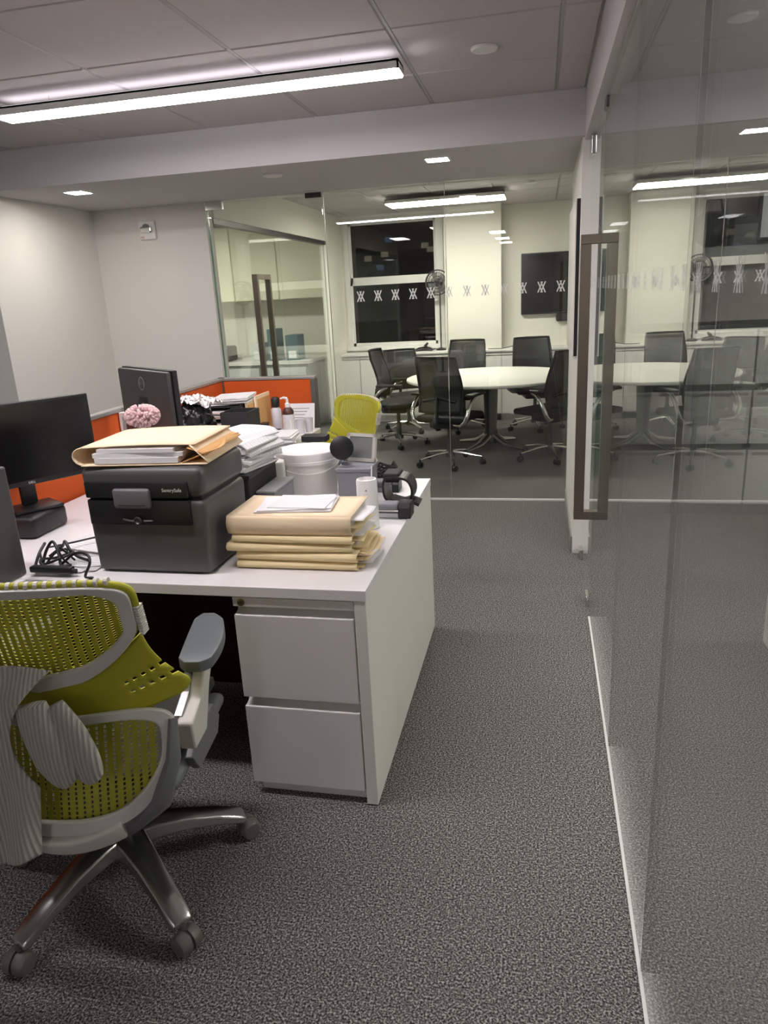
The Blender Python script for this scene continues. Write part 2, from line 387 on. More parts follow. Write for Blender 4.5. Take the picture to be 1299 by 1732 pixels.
MB().box(-1.532, -1.5285, YF - .006, YF + .006, 0.01, ZS).box(-0.6645, -0.6615, YF - .006, YF + .006, 0.01, ZS).build('pane_joint', 'cap', g1)
d2 = struct('door_2', MB().box(-2.42, -1.54, YF - .006, YF + .006, 0.012, ZS - .012), 'glass')
MB().box(-2.428, -2.42, YF - .006, YF + .006, 0.012, ZS - .012).build('green_edge', 'edge', d2)
MB().box(-2.43, -2.30, YF - .016, YF + .016, ZS - .06, ZS - .001).build('patch_fitting', 'chrome', d2)
MB().box(-1.66, -1.54, YF - .014, YF + .014, ZS - .035, ZS - .001).build('patch_fitting', 'steel', d2)
def ladder(mb, x, y0, z0, z1, d, w):
    pass
hb = MB()
hx = -2.05
for sgn in (-1, 1):
    yy = YF + sgn * 0.13
    hb.box(hx - .02, hx + .02, yy - .015, yy + .015, 0.6555, 1.7045)
for z in (0.62, 1.705): hb.box(hx - .02, hx + .02, YF - .145, YF + .145, z, z + .035)
hb.build('pull_handle', 'brushed', d2)
# long glass partition on the right with its door
g2 = struct('wall_glass_right', MB().box(XG - .006, XG + .006, -6.2, -0.35, 0.004, 2.256).box(XG - .006, XG + .006, -0.345, 1.378, 0.004, 2.256).box(XG - .006, XG + .006, 1.384, 2.262, 0.004, 2.256).box(XG - .006, XG + .006, 2.267, 3.318, 0.004, 2.256), 'glassr')
mk = MB(); marks(mk, [-0.362 + 0.126 * k for k in range(29)], 1.553, lambda y, z: Vector((XG - .0075, y, z)), .022)
mk.build('frosted_marks', 'mark2', g2)
MB().box(XG - .010, XG + .010, -6.2, 3.318, 0.0, 0.006).build('floor_channel', 'pale', g2)
MB().box(XG - .012, XG + .012, -6.2, 3.318, 2.245, 2.256).build('head_channel', 'cap', g2)
MB().box(XG - .005, XG + .005, 1.379, 1.383, 0.006, 2.25).box(XG - .005, XG + .005, 2.263, 2.266, 0.006, 2.25).build('pane_joint', 'cap', g2)
d1 = struct('door_1', MB().box(XG - .006, XG + .006, 3.326, 4.19, 0.012, 2.24), 'glassr')
MB().box(XG - .006, XG + .006, 3.3235, 3.326, 0.012, 2.24).build('green_edge', 'edge', d1)
mk = MB(); marks(mk, [3.418 + 0.126 * k for k in range(6)], 1.553, lambda y, z: Vector((XG - .0075, y, z)), .022)
mk.build('frosted_marks', 'mark2', d1)
hb = MB()
for sgn in (-1, 1):
    xx = XG + sgn * 0.062
    hb.box(xx - .023, xx + .023, 3.435, 3.483, 0.50, 1.715)
for z in (0.46, 1.7155): hb.box(XG - .085, XG + .085, 3.435, 3.483, z, z + .0395)
hb.build('pull_handle', 'brushed', d1, bevel=.002)
MB().rbox(XG - .016, XG + .016, 3.42, 3.52, 0.004, 0.062, .004, 2).build('floor_lock', 'chrome', d1)
MB().rbox(XG - .018, XG + .018, 4.02, 4.19, 2.16, 2.245, .004, 2).build('patch_fitting', 'chrome', d1)
MB().rbox(XG - .018, XG + .018, 4.10, 4.19, 0.006, 0.06, .004, 2).build('patch_fitting', 'chrome', d1)
MB().rbox(XG - .012, XG + .012, 3.25, 3.34, 2.205, 2.25, .004, 2).build('patch_fitting', 'steel', d1)
# right-hand office behind the long glass
struct('wall_office_back', MB().box(0.303, 3.6, 5.47, 5.6, 0, 2.6), 'wall')
struct('wall_office_right', MB().box(3.4, 3.6, -6.2, 5.47, 0, 2.6), 'wall')
struct('ceiling_office', MB().box(0.32, 3.4, -6.2, 5.47, ZC, ZC + .05), 'tile')
# night outside the window: one block of offices far away
bd = thing('office_building', 'dark office block with a few lit windows outside the night window', 'building', (-4.5, 30, -12))
MB().box(-14, 5, 30, 34, -12, 9).build('facade', 'nightwall', bd)
rng = random.Random(4)
for k in range(16):
    x = rng.uniform(-9.5, -3.2); z = rng.uniform(2.0, 7.5)
    MB().box(x, x + .28, 29.9, 29.99, z, z + .2).build('lit_window', 'cityblue' if k % 5 == 0 else 'citylit', bd)

# ================================================================== lights and ceiling fittings
def strip_light(label, x0, x1, y0, y1, zb, zt, zc, lens, group, upl=True):
    t = thing('strip_light', label, 'ceiling light', ((x0 + x1) / 2, (y0 + y1) / 2, zb), 0, group)
    MB().box(x0, x1, y0, y0 + .006, zb + .002, zt).box(x0, x1, y1 - .006, y1, zb + .002, zt).box(x0, x0 + .006, y0, y1, zb + .002, zt).box(x1 - .006, x1, y0, y1, zb + .002, zt).box(x0, x1, y0, y1, zt - .008, zt).build('housing', 'pale', t)
    MB().rbox(x0 + .001, x1 - .001, y0 + .007, y1 - .007, zb - .008, zb + .012, .005, 2).build('lens', lens, t)
    if upl: MB().box(x0 + .03, x1 - .03, y0 + .02, y1 - .02, zt + .001, zt + .006).build('uplight_strip', 'lensup', t)
    for x in (x0 + .25, x1 - .25): MB().tube([(x, (y0 + y1) / 2, zt), (x, (y0 + y1) / 2, zc)], .0006, 6).build('hanger', 'steel', t)
    return t
strip_light('long white strip light on the ceiling above the messy desks', -2.425, -0.567, 3.195, 3.315, 2.408, 2.444, ZC - .005, 'lens', 'office strip lights')
strip_light('strip light on the ceiling above the near lime chair, out of frame', -2.47, -0.567, 1.45, 1.57, 2.415, 2.457, ZC - .005, 'lens', 'office strip lights')
def ceiling_panel(label, x, y):
    t = thing('ceiling_panel_light', label, 'ceiling light', (x, y, ZC - .02), 0, 'panel lights behind the photographer')
    MB().box(x - .15, x + .15, y - .33, y + .33, ZC - .016, ZC - .004).build('housing', 'pale', t)
    MB().box(x - .125, x + .125, y - .3, y + .3, ZC - .022, ZC - .0165).build('lens', 'lensb', t)
for y, ny in ((-2.6, 'nearest'), (-4.3, 'second'), (-5.7, 'farthest')):
    ceiling_panel(f'recessed panel light behind the photographer, {ny} of the right row', -.75, y)
ceiling_panel('recessed panel light behind the photographer, the one left of the row', -2.45, -2.6)
strip_light('wide warm strip light under the conference room ceiling', -1.52, -0.36, 7.5, 7.88, 2.40, 2.44, 2.476, 'lensc', None, upl=False)
strip_light('warm strip light in the room beyond the left glass', -4.6, -3.0, 7.0, 7.3, 2.38, 2.42, 2.48, 'lensc', None, upl=False)
def downlight(label, x, y):
    t = thing('downlight', label, 'ceiling light', (x, y, ZS - .006), 0, 'square downlights in the soffit')
    h = .062
    MB().box(x - h - .01, x + h + .01, y - h - .01, y - h, ZS - .006, ZS - .0005).box(x - h - .01, x + h + .01, y + h, y + h + .01, ZS - .006, ZS - .0005).box(x - h - .01, x - h, y - h, y + h, ZS - .006, ZS - .0005).box(x + h, x + h + .01, y - h, y + h, ZS - .006, ZS - .0005).build('trim_ring', 'pale', t)
    MB().box(x - h, x + h, y - h, y + h, ZS - .004, ZS - .0005).build('lens', 'down', t)
strip_light('warm-white strip light in the office behind the right glass', 1.3, 3.0, 2.3, 2.4, 2.32, 2.36, ZC, 'lens2', None)
downlight('square downlight in the soffit above the far left wall', -2.882, 4.456)
downlight('square downlight in the soffit before the conference room glass', -0.587, 4.458)
def capdisc(label, x, y, z, r=.055, h=.012):
    o = MB().lathe([(r * .4, -h), (r * .9, -h), (r, -h * .6), (r, -.0005)], 28).build('sprinkler_cover', 'pale', None, smooth=True)
    o.location = (x, y, z); tag(o, label, 'ceiling fitting')
capdisc('white round cover on the ceiling tile right of the strip light', -0.238, 3.338, ZC - .004)
capdisc('white round cover on the soffit above the glass door', -1.579, 4.463, ZS, .06)
capdisc('small white round cover on the conference room ceiling', -0.109, 7.3, 2.476, .06, .02)
fs = thing('fire_strobe', 'white fire alarm strobe high on the back left wall', 'fire alarm', (-2.92, 5.352, 2.10))
MB().rbox(-2.985, -2.855, 5.322, 5.351, 2.04, 2.17, .008, 2).build('base', 'pale', fs)
MB().rbox(-2.968, -2.872, 5.300, 5.3225, 2.085, 2.13, .012, 3).build('strobe_lens', 'chrome', fs)
MB().lathe([(.03, 0), (.03, .012), (.022, .018)], 24, m=T(-2.92, 5.3225, 2.12) @ RX(90)).build('horn', 'greybin', fs, smooth=True)
text('FIRE', .018, 'redink', fs, T(-.04, -.0305, -.045) @ FRONT)

# ================================================================== conference room furniture
def conf_chair():
    r = thing('conference_chair', '', 'chair', (0, 0, 0), 0, 'black mesh chairs round the white table')
    L = dict(world=False)
    def back(u, v):        # u across, v up
        z = .50 + .50 * v; w = .215 - .02 * v + .012 * math.sin(PI * v)
        x = (u * 2 - 1) * w
        y = -.215 - .05 * math.sin(PI * min(1, v * 1.2)) * -0.6 - .09 * max(0, v - .35) + .05 * (u * 2 - 1) ** 2
        return Vector((x, y, z))
    MB().grid(back, 14, 16).build('back_mesh', 'mesh', r, smooth='all', solid=.004, **L)
    pts = [back(0, k / 12) for k in range(13)] + [back(k / 8, 1) for k in range(1, 9)] + [back(1, 1 - k / 12) for k in range(1, 13)]
    MB().tube(pts, .012, 8).build('back_frame', 'black', r, smooth=True, **L)
    MB().tube([back(.5, .0) + Vector((0, -.02, -.08)), back(.5, .1) + Vector((0, -.02, 0)), back(.5, .32) + Vector((0, -.012, 0))], [.03, .028, .02], 10, flat=.5).tube([back(.12, .22) + Vector((0, -.012, 0)), back(.5, .3) + Vector((0, -.014, 0)), back(.88, .22) + Vector((0, -.012, 0))], .016, 8).build('back_support', 'black', r, smooth=True, **L)
    MB().rbox(-.24, .24, -.2, .25, .42, .475, .028, 3).build('seat', 'seatblk', r, smooth=True, **L)
    MB().rbox(-.13, .13, -.15, .12, .355, .419, .02, 2).build('tilt_mechanism', 'black', r, smooth=True, **L)
    for s in (-1, 1):
        a = MB().tube([(s * .13, -.14, .40), (s * .22, -.18, .405), (s * .265, -.19, .44), (s * .285, -.18, .50), (s * .288, -.14, .57), (s * .285, -.08, .625), (s * .283, -.03, .645)], [.016, .019, .021, .020, .018, .016, .015], 10).build('arm', 'chrome', r, smooth=True, **L)
        MB().rbox(s * .28 - .04, s * .28 + .04, -.14, .13, .648, .674, .012, 3).build('arm_pad', 'black', a, smooth=True, **L)
    MB().lathe([(.028, .12), (.028, .24), (.02, .245), (.02, .36)], 16).lathe([(.045, .075), (.048, .10), (.032, .125)], 16).build('gas_column', 'steel', r, smooth=True, **L)
    for k in range(5):
        a = 2 * PI * k / 5 + PI / 10; c, s = math.cos(a), math.sin(a)
        lg = MB().tube([(.03 * c, .03 * s, .115), (.12 * c, .12 * s, .108), (.30 * c, .30 * s, .075)], [.020, .017, .011], 8, flat=.75).build('leg', 'chrome', r, smooth=True, **L)
        m = T(.305 * c, .305 * s, .028) @ Matrix.Rotation(a + .6, 4, 'Z') @ RY(90)
        MB().lathe([(.014, -.026), (.026, -.024), (.028, -.006), (.018, -.005), (.018, .005), (.028, .006), (.026, .024), (.014, .026)], 16, m=m).tube([(.305 * c, .305 * s, .028), (.305 * c, .305 * s, .078)], .008, 8).build('caster', 'black', lg, smooth=True, **L)
    return r
CCH = [(-1.47, 7.46, -95, 'black mesh conference chair at the left end of the white table'),
       (-0.82, 6.56, -22, 'black mesh conference chair nearest the glass, its back to the camera'),
       (0.09, 6.80, 48, 'black mesh conference chair right of the white table beside the corridor wall'),
       (-0.86, 8.28, 172, 'black mesh conference chair behind the table below the cream pillar'),
       (-0.06, 8.30, 192, 'black mesh conference chair behind the table under the dark television'),
       (-1.50, 8.28, 215, 'low black conference chair half hidden behind the leftmost mesh chair')]
proto = conf_chair()
for i, (x, y, a, lab) in enumerate(CCH):
    o = proto if i == 0 else copy_tree(proto)
    o.location = (x, y, 0); o.rotation_euler.z = rad(a); o['label'] = lab
    if i == 5: o.scale = (1.0, 1.0, 0.92)
tb = thing('round_table', 'round white conference table on a dark pedestal base', 'table', (-.49, 7.32, 0))
MB().lathe([(.80, .69), (.835, .70), (.84, .712), (.835, .722), (.80, .7225)], 64, c=(-.49, 7.32, 0)).build('tabletop', 'table', tb, smooth=True)
MB().lathe([(.22, .655), (.24, .689)], 32, c=(-.49, 7.32, 0)).build('top_plate', 'black', tb)
MB().tube([(-.49, 7.32, .05), (-.49, 7.32, .2), (-.49, 7.32, .66)], [.085, .06, .075], 20).build('column', 'black', tb, smooth=True)
for k in range(4):
    a = PI / 4 + k * PI / 2 + .2; c, s = math.cos(a), math.sin(a)
    MB().tube([(-.49 + .05 * c, 7.32 + .05 * s, .12), (-.49 + .18 * c, 7.32 + .18 * s, .05), (-.49 + .40 * c, 7.32 + .40 * s, .02)], [.05, .04, .02], 10, flat=.7).build('foot', 'alu', tb, smooth=True)
tv = thing('television', 'black wall television reflecting the room beside the cream pillar', 'television', (.33, 9.15, 1.58))
MB().rbox(-.24, .96, 9.085, 9.148, 1.232, 1.925, .008, 2).build('housing', 'black', tv)
MB().box(-.225, .945, 9.0835, 9.086, 1.25, 1.91).build('screen', 'tvscreen', tv)
MB().rbox(.17, .75, 9.08, 9.149, 1.14, 1.225, .02, 3).build('sound_bar', 'black2', tv)
fn = thing('desk_fan', 'round wire cage fan standing at the window corner', 'fan', (-1.2, 9.0, .86))
MB().lathe([(.06, 0), (.062, .012), (.02, .03)], 24, c=(-1.2, 9.0, .86)).build('base', 'black', fn, smooth=True)
MB().tube([(-1.2, 9.0, .88), (-1.2, 9.01, 1.64)], .009, 10).build('pole', 'steel', fn)
cg = MB(); cx, cy, cz = -1.22, 8.96, 1.655
for r_, dy in ((.142, 0), (.142, .05), (.11, -.02), (.07, -.03), (.03, -.035)):
    cg.tube([(cx + r_ * math.cos(2 * PI * k / 32), cy + dy, cz + r_ * math.sin(2 * PI * k / 32)) for k in range(33)], .0045 if r_ < .14 else .008, 6)
for k in range(28):
    a = 2 * PI * k / 28
    cg.tube([(cx + .03 * math.cos(a), cy - .035, cz + .03 * math.sin(a)), (cx + .11 * math.cos(a), cy - .02, cz + .11 * math.sin(a)), (cx + .142 * math.cos(a), cy, cz + .142 * math.sin(a)), (cx + .142 * math.cos(a), cy + .05, cz + .142 * math.sin(a))], .002, 5)
cg.build('cage', 'steel', fn, smooth=True)
for k in range(4):
    a = k * PI / 2 + .3
    MB().prism([(cx + .015 * math.cos(a), cz + .015 * math.sin(a)), (cx + .12 * math.cos(a - .25), cz + .12 * math.sin(a - .25)), (cx + .13 * math.cos(a + .3), cz + .13 * math.sin(a + .3)), (cx + .06 * math.cos(a + .6), cz + .06 * math.sin(a + .6))], cy + .012, cy + .016).build('blade', 'greybin', fn)
MB().lathe([(.04, 0), (.05, .02), (.05, .08), (.03, .1)], 20, m=T(cx, cy + .022, cz) @ RX(-90)).build('motor', 'black', fn, smooth=True)
ph = thing('conference_phone', 'black three-armed phone on the ledge under the window', 'phone', (-1.40, 8.97, .86))
mb = MB()
for k in range(3):
    a = rad(90 + 120 * k); mb.tube([(-1.40, 8.97, .89), (-1.40 + .08 * math.cos(a), 8.97 + .08 * math.sin(a), .885), (-1.40 + .12 * math.cos(a), 8.97 + .12 * math.sin(a), .872)], [.05, .04, .02], 10, flat=.5)
mb.build('body', 'black', ph, smooth=True)
MB().tube([(-1.40, 8.97, .91), (-1.36, 8.98, .955)], [.02, .012], 8).build('keypad', 'black2', ph)
single(MB().tube([(-.62, 8.87, .864), (-.45, 8.86, .865), (-.32, 8.87, .89), (-.2, 8.86, .866), (0, 8.87, .868), (.1, 8.9, .865)], .006, 6).build('power_cable', 'black', None, smooth=True), 'thin dark cable lying on the conference room ledge', 'cable')
wp = thing('wall_board', 'tall pale-faced board with a black edge on the corridor wall by the wall end', 'wall board', (.196, 4.7, 1.1))
MB().box(.178, .1965, 4.25, 5.2, 1.165, 1.985).build('board', 'black', wp)
MB().box(.172, .1775, 4.245, 5.205, 1.16, 1.99).build('glass_face', 'wall', wp)

# side room furniture seen through two layers of glass
cb = thing('tall_cabinet', 'cream wall cabinet with two doors beyond the left glass', 'cabinet', (-3.4, 9.0, 1.45))
MB().box(-4.3, -2.56, 8.75, 9.14, 1.55, 2.42).build('body', 'cabinet', cb)
for x in (-4.29, -3.71, -3.13): MB().rbox(x + .003, x + .565, 8.73, 8.749, 1.56, 2.41, .003, 1).build('door', 'cabinet', cb)
cr = thing('credenza', 'grey credenza with pale top in the room beyond the left glass', 'cabinet', (-3.5, 8.7, 0))
MB().box(-4.6, -2.75, 8.45, 9.14, 0.002, .80).build('body', 'counter', cr)
MB().box(-4.62, -2.73, 8.43, 9.145, .80, .835).build('top', 'pale', cr)
for x0 in (-4.55, -3.95, -3.35): MB().box(x0, x0 + .57, 8.435, 8.449, .08, .76).build('door', 'dgrey', cr)
for i, (x, w, h, mt, lab) in enumerate([(-3.05, .16, .30, 'blue', 'slate box file on the credenza beyond the left glass'), (-3.28, .12, .38, 'blue', 'taller slate box on the credenza beyond the left glass'), (-3.5, .14, .22, 'dgrey', 'short grey box on the credenza beyond the left glass')]):
    t = thing('box_file', lab, 'box', (x, 8.7, .835))
    MB().rbox(x, x + w, 8.55, 8.8, .835, .835 + h, .004, 2).build('case', mt, t)
    MB().box(x + .03, x + w - .03, 8.548, 8.551, .86, .95).build('spine_label', 'paper', t)
t = thing('desk_printer', 'dark printer at the left end of the credenza beyond the glass', 'printer', (-4.1, 8.75, .835))
MB().rbox(-4.35, -3.85, 8.5, 8.95, .835, 1.02, .03, 3).build('body', 'black', t)
MB().box(-4.28, -3.92, 8.42, 8.52, .87, .885).build('paper_tray', 'greybin', t)

# ================================================================== right office storage seen through the long glass
st = thing('lateral_file', 'grey three-drawer lateral file cabinet behind the right glass wall', 'cabinet', (1.2, 5.2, 0))
MB().box(.36, 2.3, 5.02, 5.46, .05, 1.26).box(.38, 2.28, 5.05, 5.44, .002, .05).build('body', 'dgrey2', st)
for k, (z0, z1) in enumerate(((.09, .455), (.50, .845), (.89, 1.225))):
    for x0, x1 in ((.375, 1.32), (1.335, 2.285)):
        d = MB().box(x0, x1, 5.0, 5.019, z0, z1).build('drawer', 'dgrey', st)
        MB().box(x0 + .02, x1 - .02, 4.99, 5.0005, z1 - .03, z1 - .012).build('pull_rail', 'cap', d)
sh = thing('wall_shelf', 'grey wall shelf above the file cabinet behind the right glass', 'shelf', (1.5, 5.3, 1.66))
MB().box(.92, 2.3, 5.12, 5.465, 1.67, 1.73).build('board', 'dgrey', sh)
for x in (1.1, 2.1): MB().prism([(5.46, 1.5), (5.46, 1.668), (5.2, 1.668)], x - .01, x + .01, 'YZ').build('bracket', 'cap', sh)
bg = thing('black_bag', 'black bag slumped on the shelf behind the right glass', 'bag', (1.06, 5.25, 1.73))
MB().blob((1.06, 5.27, 1.845), (.10, .09, .115), .25, 5, 4, 3).build('body', 'bag', bg, smooth='all')
MB().tube([(1.0, 5.25, 1.93), (1.02, 5.25, 2.02), (1.1, 5.25, 2.02), (1.12, 5.25, 1.93)], .008, 8).build('handle', 'black', bg, smooth=True)
gb = thing('storage_box', 'grey lidded box on the shelf behind the right glass', 'box', (1.22, 5.27, 1.73))
MB().rbox(1.175, 1.315, 5.18, 5.40, 1.731, 1.86, .006, 2).build('body', 'greybin', gb)
MB().rbox(1.17, 1.32, 5.175, 5.405, 1.86, 1.90, .006, 2).build('lid', 'dgrey2', gb)
ma = thing('office_monitor', 'lit monitor on the shelf at the right edge behind the glass', 'monitor', (1.6, 5.25, 1.73))
MB().rbox(1.325, 1.85, 5.24, 5.28, 1.755, 2.06, .006, 2).build('housing', 'black', ma)
MB().box(1.345, 1.83, 5.2385, 5.2405, 1.775, 2.035).build('screen', 'litscreen', ma)
MB().box(1.55, 1.63, 5.24, 5.34, 1.731, 1.755).build('foot', 'black', ma)

# ================================================================== desks and panels
ZD = 0.74
dk = thing('bench_desk', 'white double desk with a solid end panel beside the walkway', 'desk', (-1.3, 2.5, 0))
MB().rbox(-2.05, -.485, 1.85, 3.147, ZD - .034, ZD, .002, 2).build('desktop', 'laminate', dk)
MB().rbox(-.523, -.487, 1.853, 3.145, 0.004, ZD - .0345, .0015, 1).build('end_panel', 'panelw', dk)
MB().box(-2.05, -.53, 2.49, 2.51, .02, ZD - .035).build('modesty_panel', 'orange_shade', dk)
MB().rbox(-2.05, -2.02, 1.9, 3.1, .004, ZD - .035, .002, 1).build('end_panel', 'panelw', dk)
ld = thing('return_desk', 'white side desk under the computer tower left of the near chair', 'desk', (-1.8, 1.5, 0))
MB().rbox(-2.05, -1.60, 1.05, 1.848, ZD - .034, ZD, .002, 2).build('desktop', 'laminate', ld)
MB().rbox(-2.02, -1.63, 1.08, 1.11, .004, ZD - .035, .002, 1).build('end_panel', 'panelw', ld)
rd = thing('return_desk', 'white side desk covered in papers along the orange panels', 'desk', (-1.7, 3.85, 0))
MB().rbox(-2.05, -1.40, 3.15, 4.46, ZD - .034, ZD, .002, 2).build('desktop', 'laminate', rd)
MB().rbox(-2.0, -1.45, 4.40, 4.44, .004, ZD - .035, .002, 1).build('end_panel', 'panelw', rd)
pd = thing('drawer_pedestal', 'white two-drawer file pedestal under the near desk', 'drawer unit', (-.71, 2.15, 0))
MB().box(-.905, -.5245, 1.895, 2.42, .045, ZD - .036).build('body', 'drawer', pd)
MB().box(-.885, -.53, 1.885, 2.40, .003, .045).build('plinth', 'pale', pd)
dd = MB().rbox(-.903, -.5255, 1.856, 1.8945, .672, .702, .002, 2).build('top_rail', 'drawer', pd)
MB().lathe([(.011, 0), (.011, .004), (.007, .005), (.006, .002)], 20, m=T(-.875, 1.8555, .687) @ RX(90)).build('lock', 'brass', dd, smooth=True)
for z0, z1 in ((.362, .645), (.048, .33)):
    d = MB().rbox(-.903, -.5275, 1.855, 1.8945, z0, z1, .003, 2).build('drawer', 'drawer', pd)
    MB().prism([(1.862, z1 - .001), (1.8945, z1 + .010), (1.8945, z1 - .001)], -.90, -.53, 'YZ').build('finger_pull', 'pale', d)
op = thing('orange_partition', 'orange fabric partition with grey frame around the side desk', 'partition', (-2.0, 3.6, 0))
PH = 1.075
MB().box(-2.075, -2.062, 1.2, 4.49, .1, PH - .022).build('fabric_panel', 'orange', op)
MB().box(-2.10, -2.0755, 1.2, 4.53, .02, PH - .02).build('panel_core', 'frame', op)
MB().box(-2.058, -1.455, 4.485, 4.495, .1, PH - .022).build('fabric_panel', 'orange', op)
MB().box(-2.075, -1.44, 4.4955, 4.53, .02, PH - .02).build('panel_core', 'frame', op)
MB().rbox(-2.105, -2.055, 1.2, 4.535, PH - .02, PH, .004, 2).rbox(-2.105, -1.42, 4.48, 4.535, PH - .02, PH, .004, 2).build('top_cap', 'cap', op)
MB().rbox(-1.455, -1.42, 4.478, 4.535, .01, PH - .018, .004, 2).build('end_post', 'frame', op)
MB().box(-2.065, -2.052, 4.475, 4.49, .1, PH - .02).build('corner_post', 'frame', op)

# ------------------------------------------------------------------ strongbox and the folder on it
sx, sy = -1.192, 2.085
sf = thing('safe_box', 'charcoal fireproof file safe with a black lock plate on the desk', 'safe', (sx, sy, ZD), 0)
def taper(mb, k):
    for v in mb.bm.verts: v.co.x *= 1 + k * (v.co.z - .2); v.co.y *= 1 + k * (v.co.z - .2)
    return mb
L = dict(world=False)
taper(MB().rbox(-.203, .203, -.16, .16, .001, .245, .022, 4), .12).build('body', 'charcoal', sf, smooth=True, **L)
taper(MB().rbox(-.203, .203, -.16, .16, .249, .348, .026, 4), .12).build('lid', 'charcoal', sf, smooth=True, **L)
MB().box(-.19, .19, -.145, .145, .24, .255).build('seam', 'gap', sf, **L)
MB().rbox(-.188, .158, -.1735, -.150, .252, .305, .006, 2).rbox(-.188, .158, -.1705, -.150, .165, .2475, .006, 2).build('lock_plate', 'black', sf, smooth=True, **L)
lt = MB().rbox(-.088, .036, -.186, -.165, .222, .285, .009, 3).build('latch', 'latch', sf, smooth=True, **L)
MB().box(-.07, .02, -.1868, -.1858, .2335, .2355).build('groove', 'gap', lt, **L)
MB().lathe([(.014, 0), (.014, .008), (.010, .010), (.006, .006)], 24, m=T(-.018, -.1695, .182) @ RX(90)).build('key_lock', 'steel', sf, smooth=True, **L)
MB().tube([(-.07, -.171, .186), (-.045, -.172, .181), (-.018, -.173, .180)], .003, 6).tube([(.03, -.171, .182), (0, -.172, .181)], .003, 6).build('lip', 'latch', sf, smooth=True, **L)
text('SentrySafe', .0155, 'ink', sf, T(.108, -.1738, .279) @ FRONT)
af = thing('expanding_folder', 'open manila expanding folder stuffed with papers on top of the safe', 'folder', (-1.19, 2.10, ZD + .348), rad(4))
def cover(z0, dz, x0, x1, y0, y1, tilt=0.0, curl=0.0):
    return MB().grid(lambda u, v: Vector((x0 + (x1 - x0) * u, y0 + (y1 - y0) * v, z0 + dz * u + tilt * v + curl * math.sin(PI * u))), 10, 6)
cover(.004, 0, -.205, .20, -.165, .165).build('bottom_cover', 'manila2', af, solid=.003, smooth='all', **L)
cover(.057, .004, -.205, .165, -.15, .165, .0, .004).build('top_cover', 'manila2', af, solid=.003, smooth='all', **L)
MB().grid(lambda u, v: Vector((-.205 - .03 * math.sin(PI * u), -.155 + .32 * v, .0305 - .0265 * math.cos(PI * u))), 8, 2).build('spine', 'manila2', af, solid=.003, smooth='all', **L)
MB().box(-.16, .11, -.162, .14, .009, .026).box(-.17, .12, -.155, .15, .027, .040, m=RZ(1.5)).box(-.15, .10, -.158, .14, .041, .053, m=RZ(-1)).build('papers', 'paper', af, **L)
gf = MB()
gf.grid(lambda u, v: Vector((.12 + .08 * v + .02 * math.sin(6 * u), -.155 + .32 * u, .008 + .03 * v)), 10, 3)
gf.grid(lambda u, v: Vector((.20 - .06 * v, -.155 + .32 * u, .030 + .022 * v)), 10, 3)
gf.build('gusset', 'tan', af, solid=.002, smooth='all', **L)
MB().grid(lambda u, v: Vector((.150 + .055 * (1 - v), -.158 + .32 * u, .006 + .055 * v)), 6, 3).build('end_flap', 'manila2', af, solid=.002, smooth='all', **L)

# ------------------------------------------------------------------ stack of manila folders
def folder(name, label, x0, x1, z0, z1, y0=2.0, y1=2.235, rz=0.0, mt='manila', rag=0, step=False):
    cx_, cy_ = (x0 + x1) / 2, (y0 + y1) / 2; w, d, h = (x1 - x0) / 2, (y1 - y0) / 2, z1 - z0
    t = thing(name, label, 'folder', (cx_, cy_, z0), rad(rz), 'manila folders stacked on the desk')
    rg = random.Random(int(z0 * 1000))
    n = 14
    def prof(k): return h * (.5 - .5 * math.cos(PI * k))
    cv = MB()
    cv.grid(lambda u, v: Vector((-w + 2 * w * u, -d + .012 * math.cos(PI * v) ** 1 * 0 - .010 * math.sin(PI * v), .0015 + (h - .003) * v + .003 * math.sin(7 * u + z0 * 90) * v * (1 - v))), n, 6)
    cv.grid(lambda u, v: Vector((-w + 2 * w * u, -d + 2 * d * v, h - .0015 - .003 * math.sin(PI * u) * (v > .3))), n, 6)
    cv.grid(lambda u, v: Vector((-w + 2 * w * u, -d + 2 * d * v, .0015)), n, 6)
    cv.build('cover', mt, t, solid=.0016, smooth=True, **L)
    MB().box(-w + .006, w - .012, -d + .004, d - .004, .004, h - .005).build('papers', 'sheets', t, **L)
    if rag:
        for k in range(rag):
            zz = .003 + (h - .006) * (k + .5) / rag; e = rg.uniform(.01, .045); yo = rg.uniform(-.03, .08)
            MB().grid(lambda u, v: Vector((w - .02 + (e + .02) * u, -d + .01 + yo * .3 + (1.5 * d) * v, zz + .006 * math.sin(5 * v + k) * u - .003 * u)), 4, 8).build('loose_flap', ('manila', 'paper', 'manila2')[k % 3], t, solid=.0012, smooth='all', **L)
    return t
folder('manila_folder', 'bottom manila folder of the desk stack with ragged right edge', -.937, -.545, ZD + .001, .768, rag=3)
folder('manila_folder', 'second manila folder from the bottom of the desk stack', -.935, -.54, .7685, .797, rz=-1, rag=4)
folder('manila_folder', 'manila folder sticking out left in the middle of the desk stack', -.968, -.56, .7975, .826, rz=1.2, rag=2)
folder('manila_folder', 'thin darker manila folder just below the top of the desk stack', -.945, -.553, .8265, .853, rz=-.5, rag=2)
folder('manila_folder', 'thick pinkish manila folder on top of the desk stack', -.958, -.555, .8535, .915, mt='manila2', rag=2)
pp = thing('loose_papers', 'few white letters lying on top of the manila folder stack', 'papers', (-.76, 2.12, .9155), rad(6))
MB().box(-.125, .12, -.085, .085, .0, .004).box(-.12, .115, -.08, .082, .0045, .009, m=RZ(4)).build('sheets', 'paper', pp, **L)
MB().box(-.08, .11, -.07, .075, .0095, .0115, m=RZ(-7)).build('printed_sheet', 'print', pp, **L)

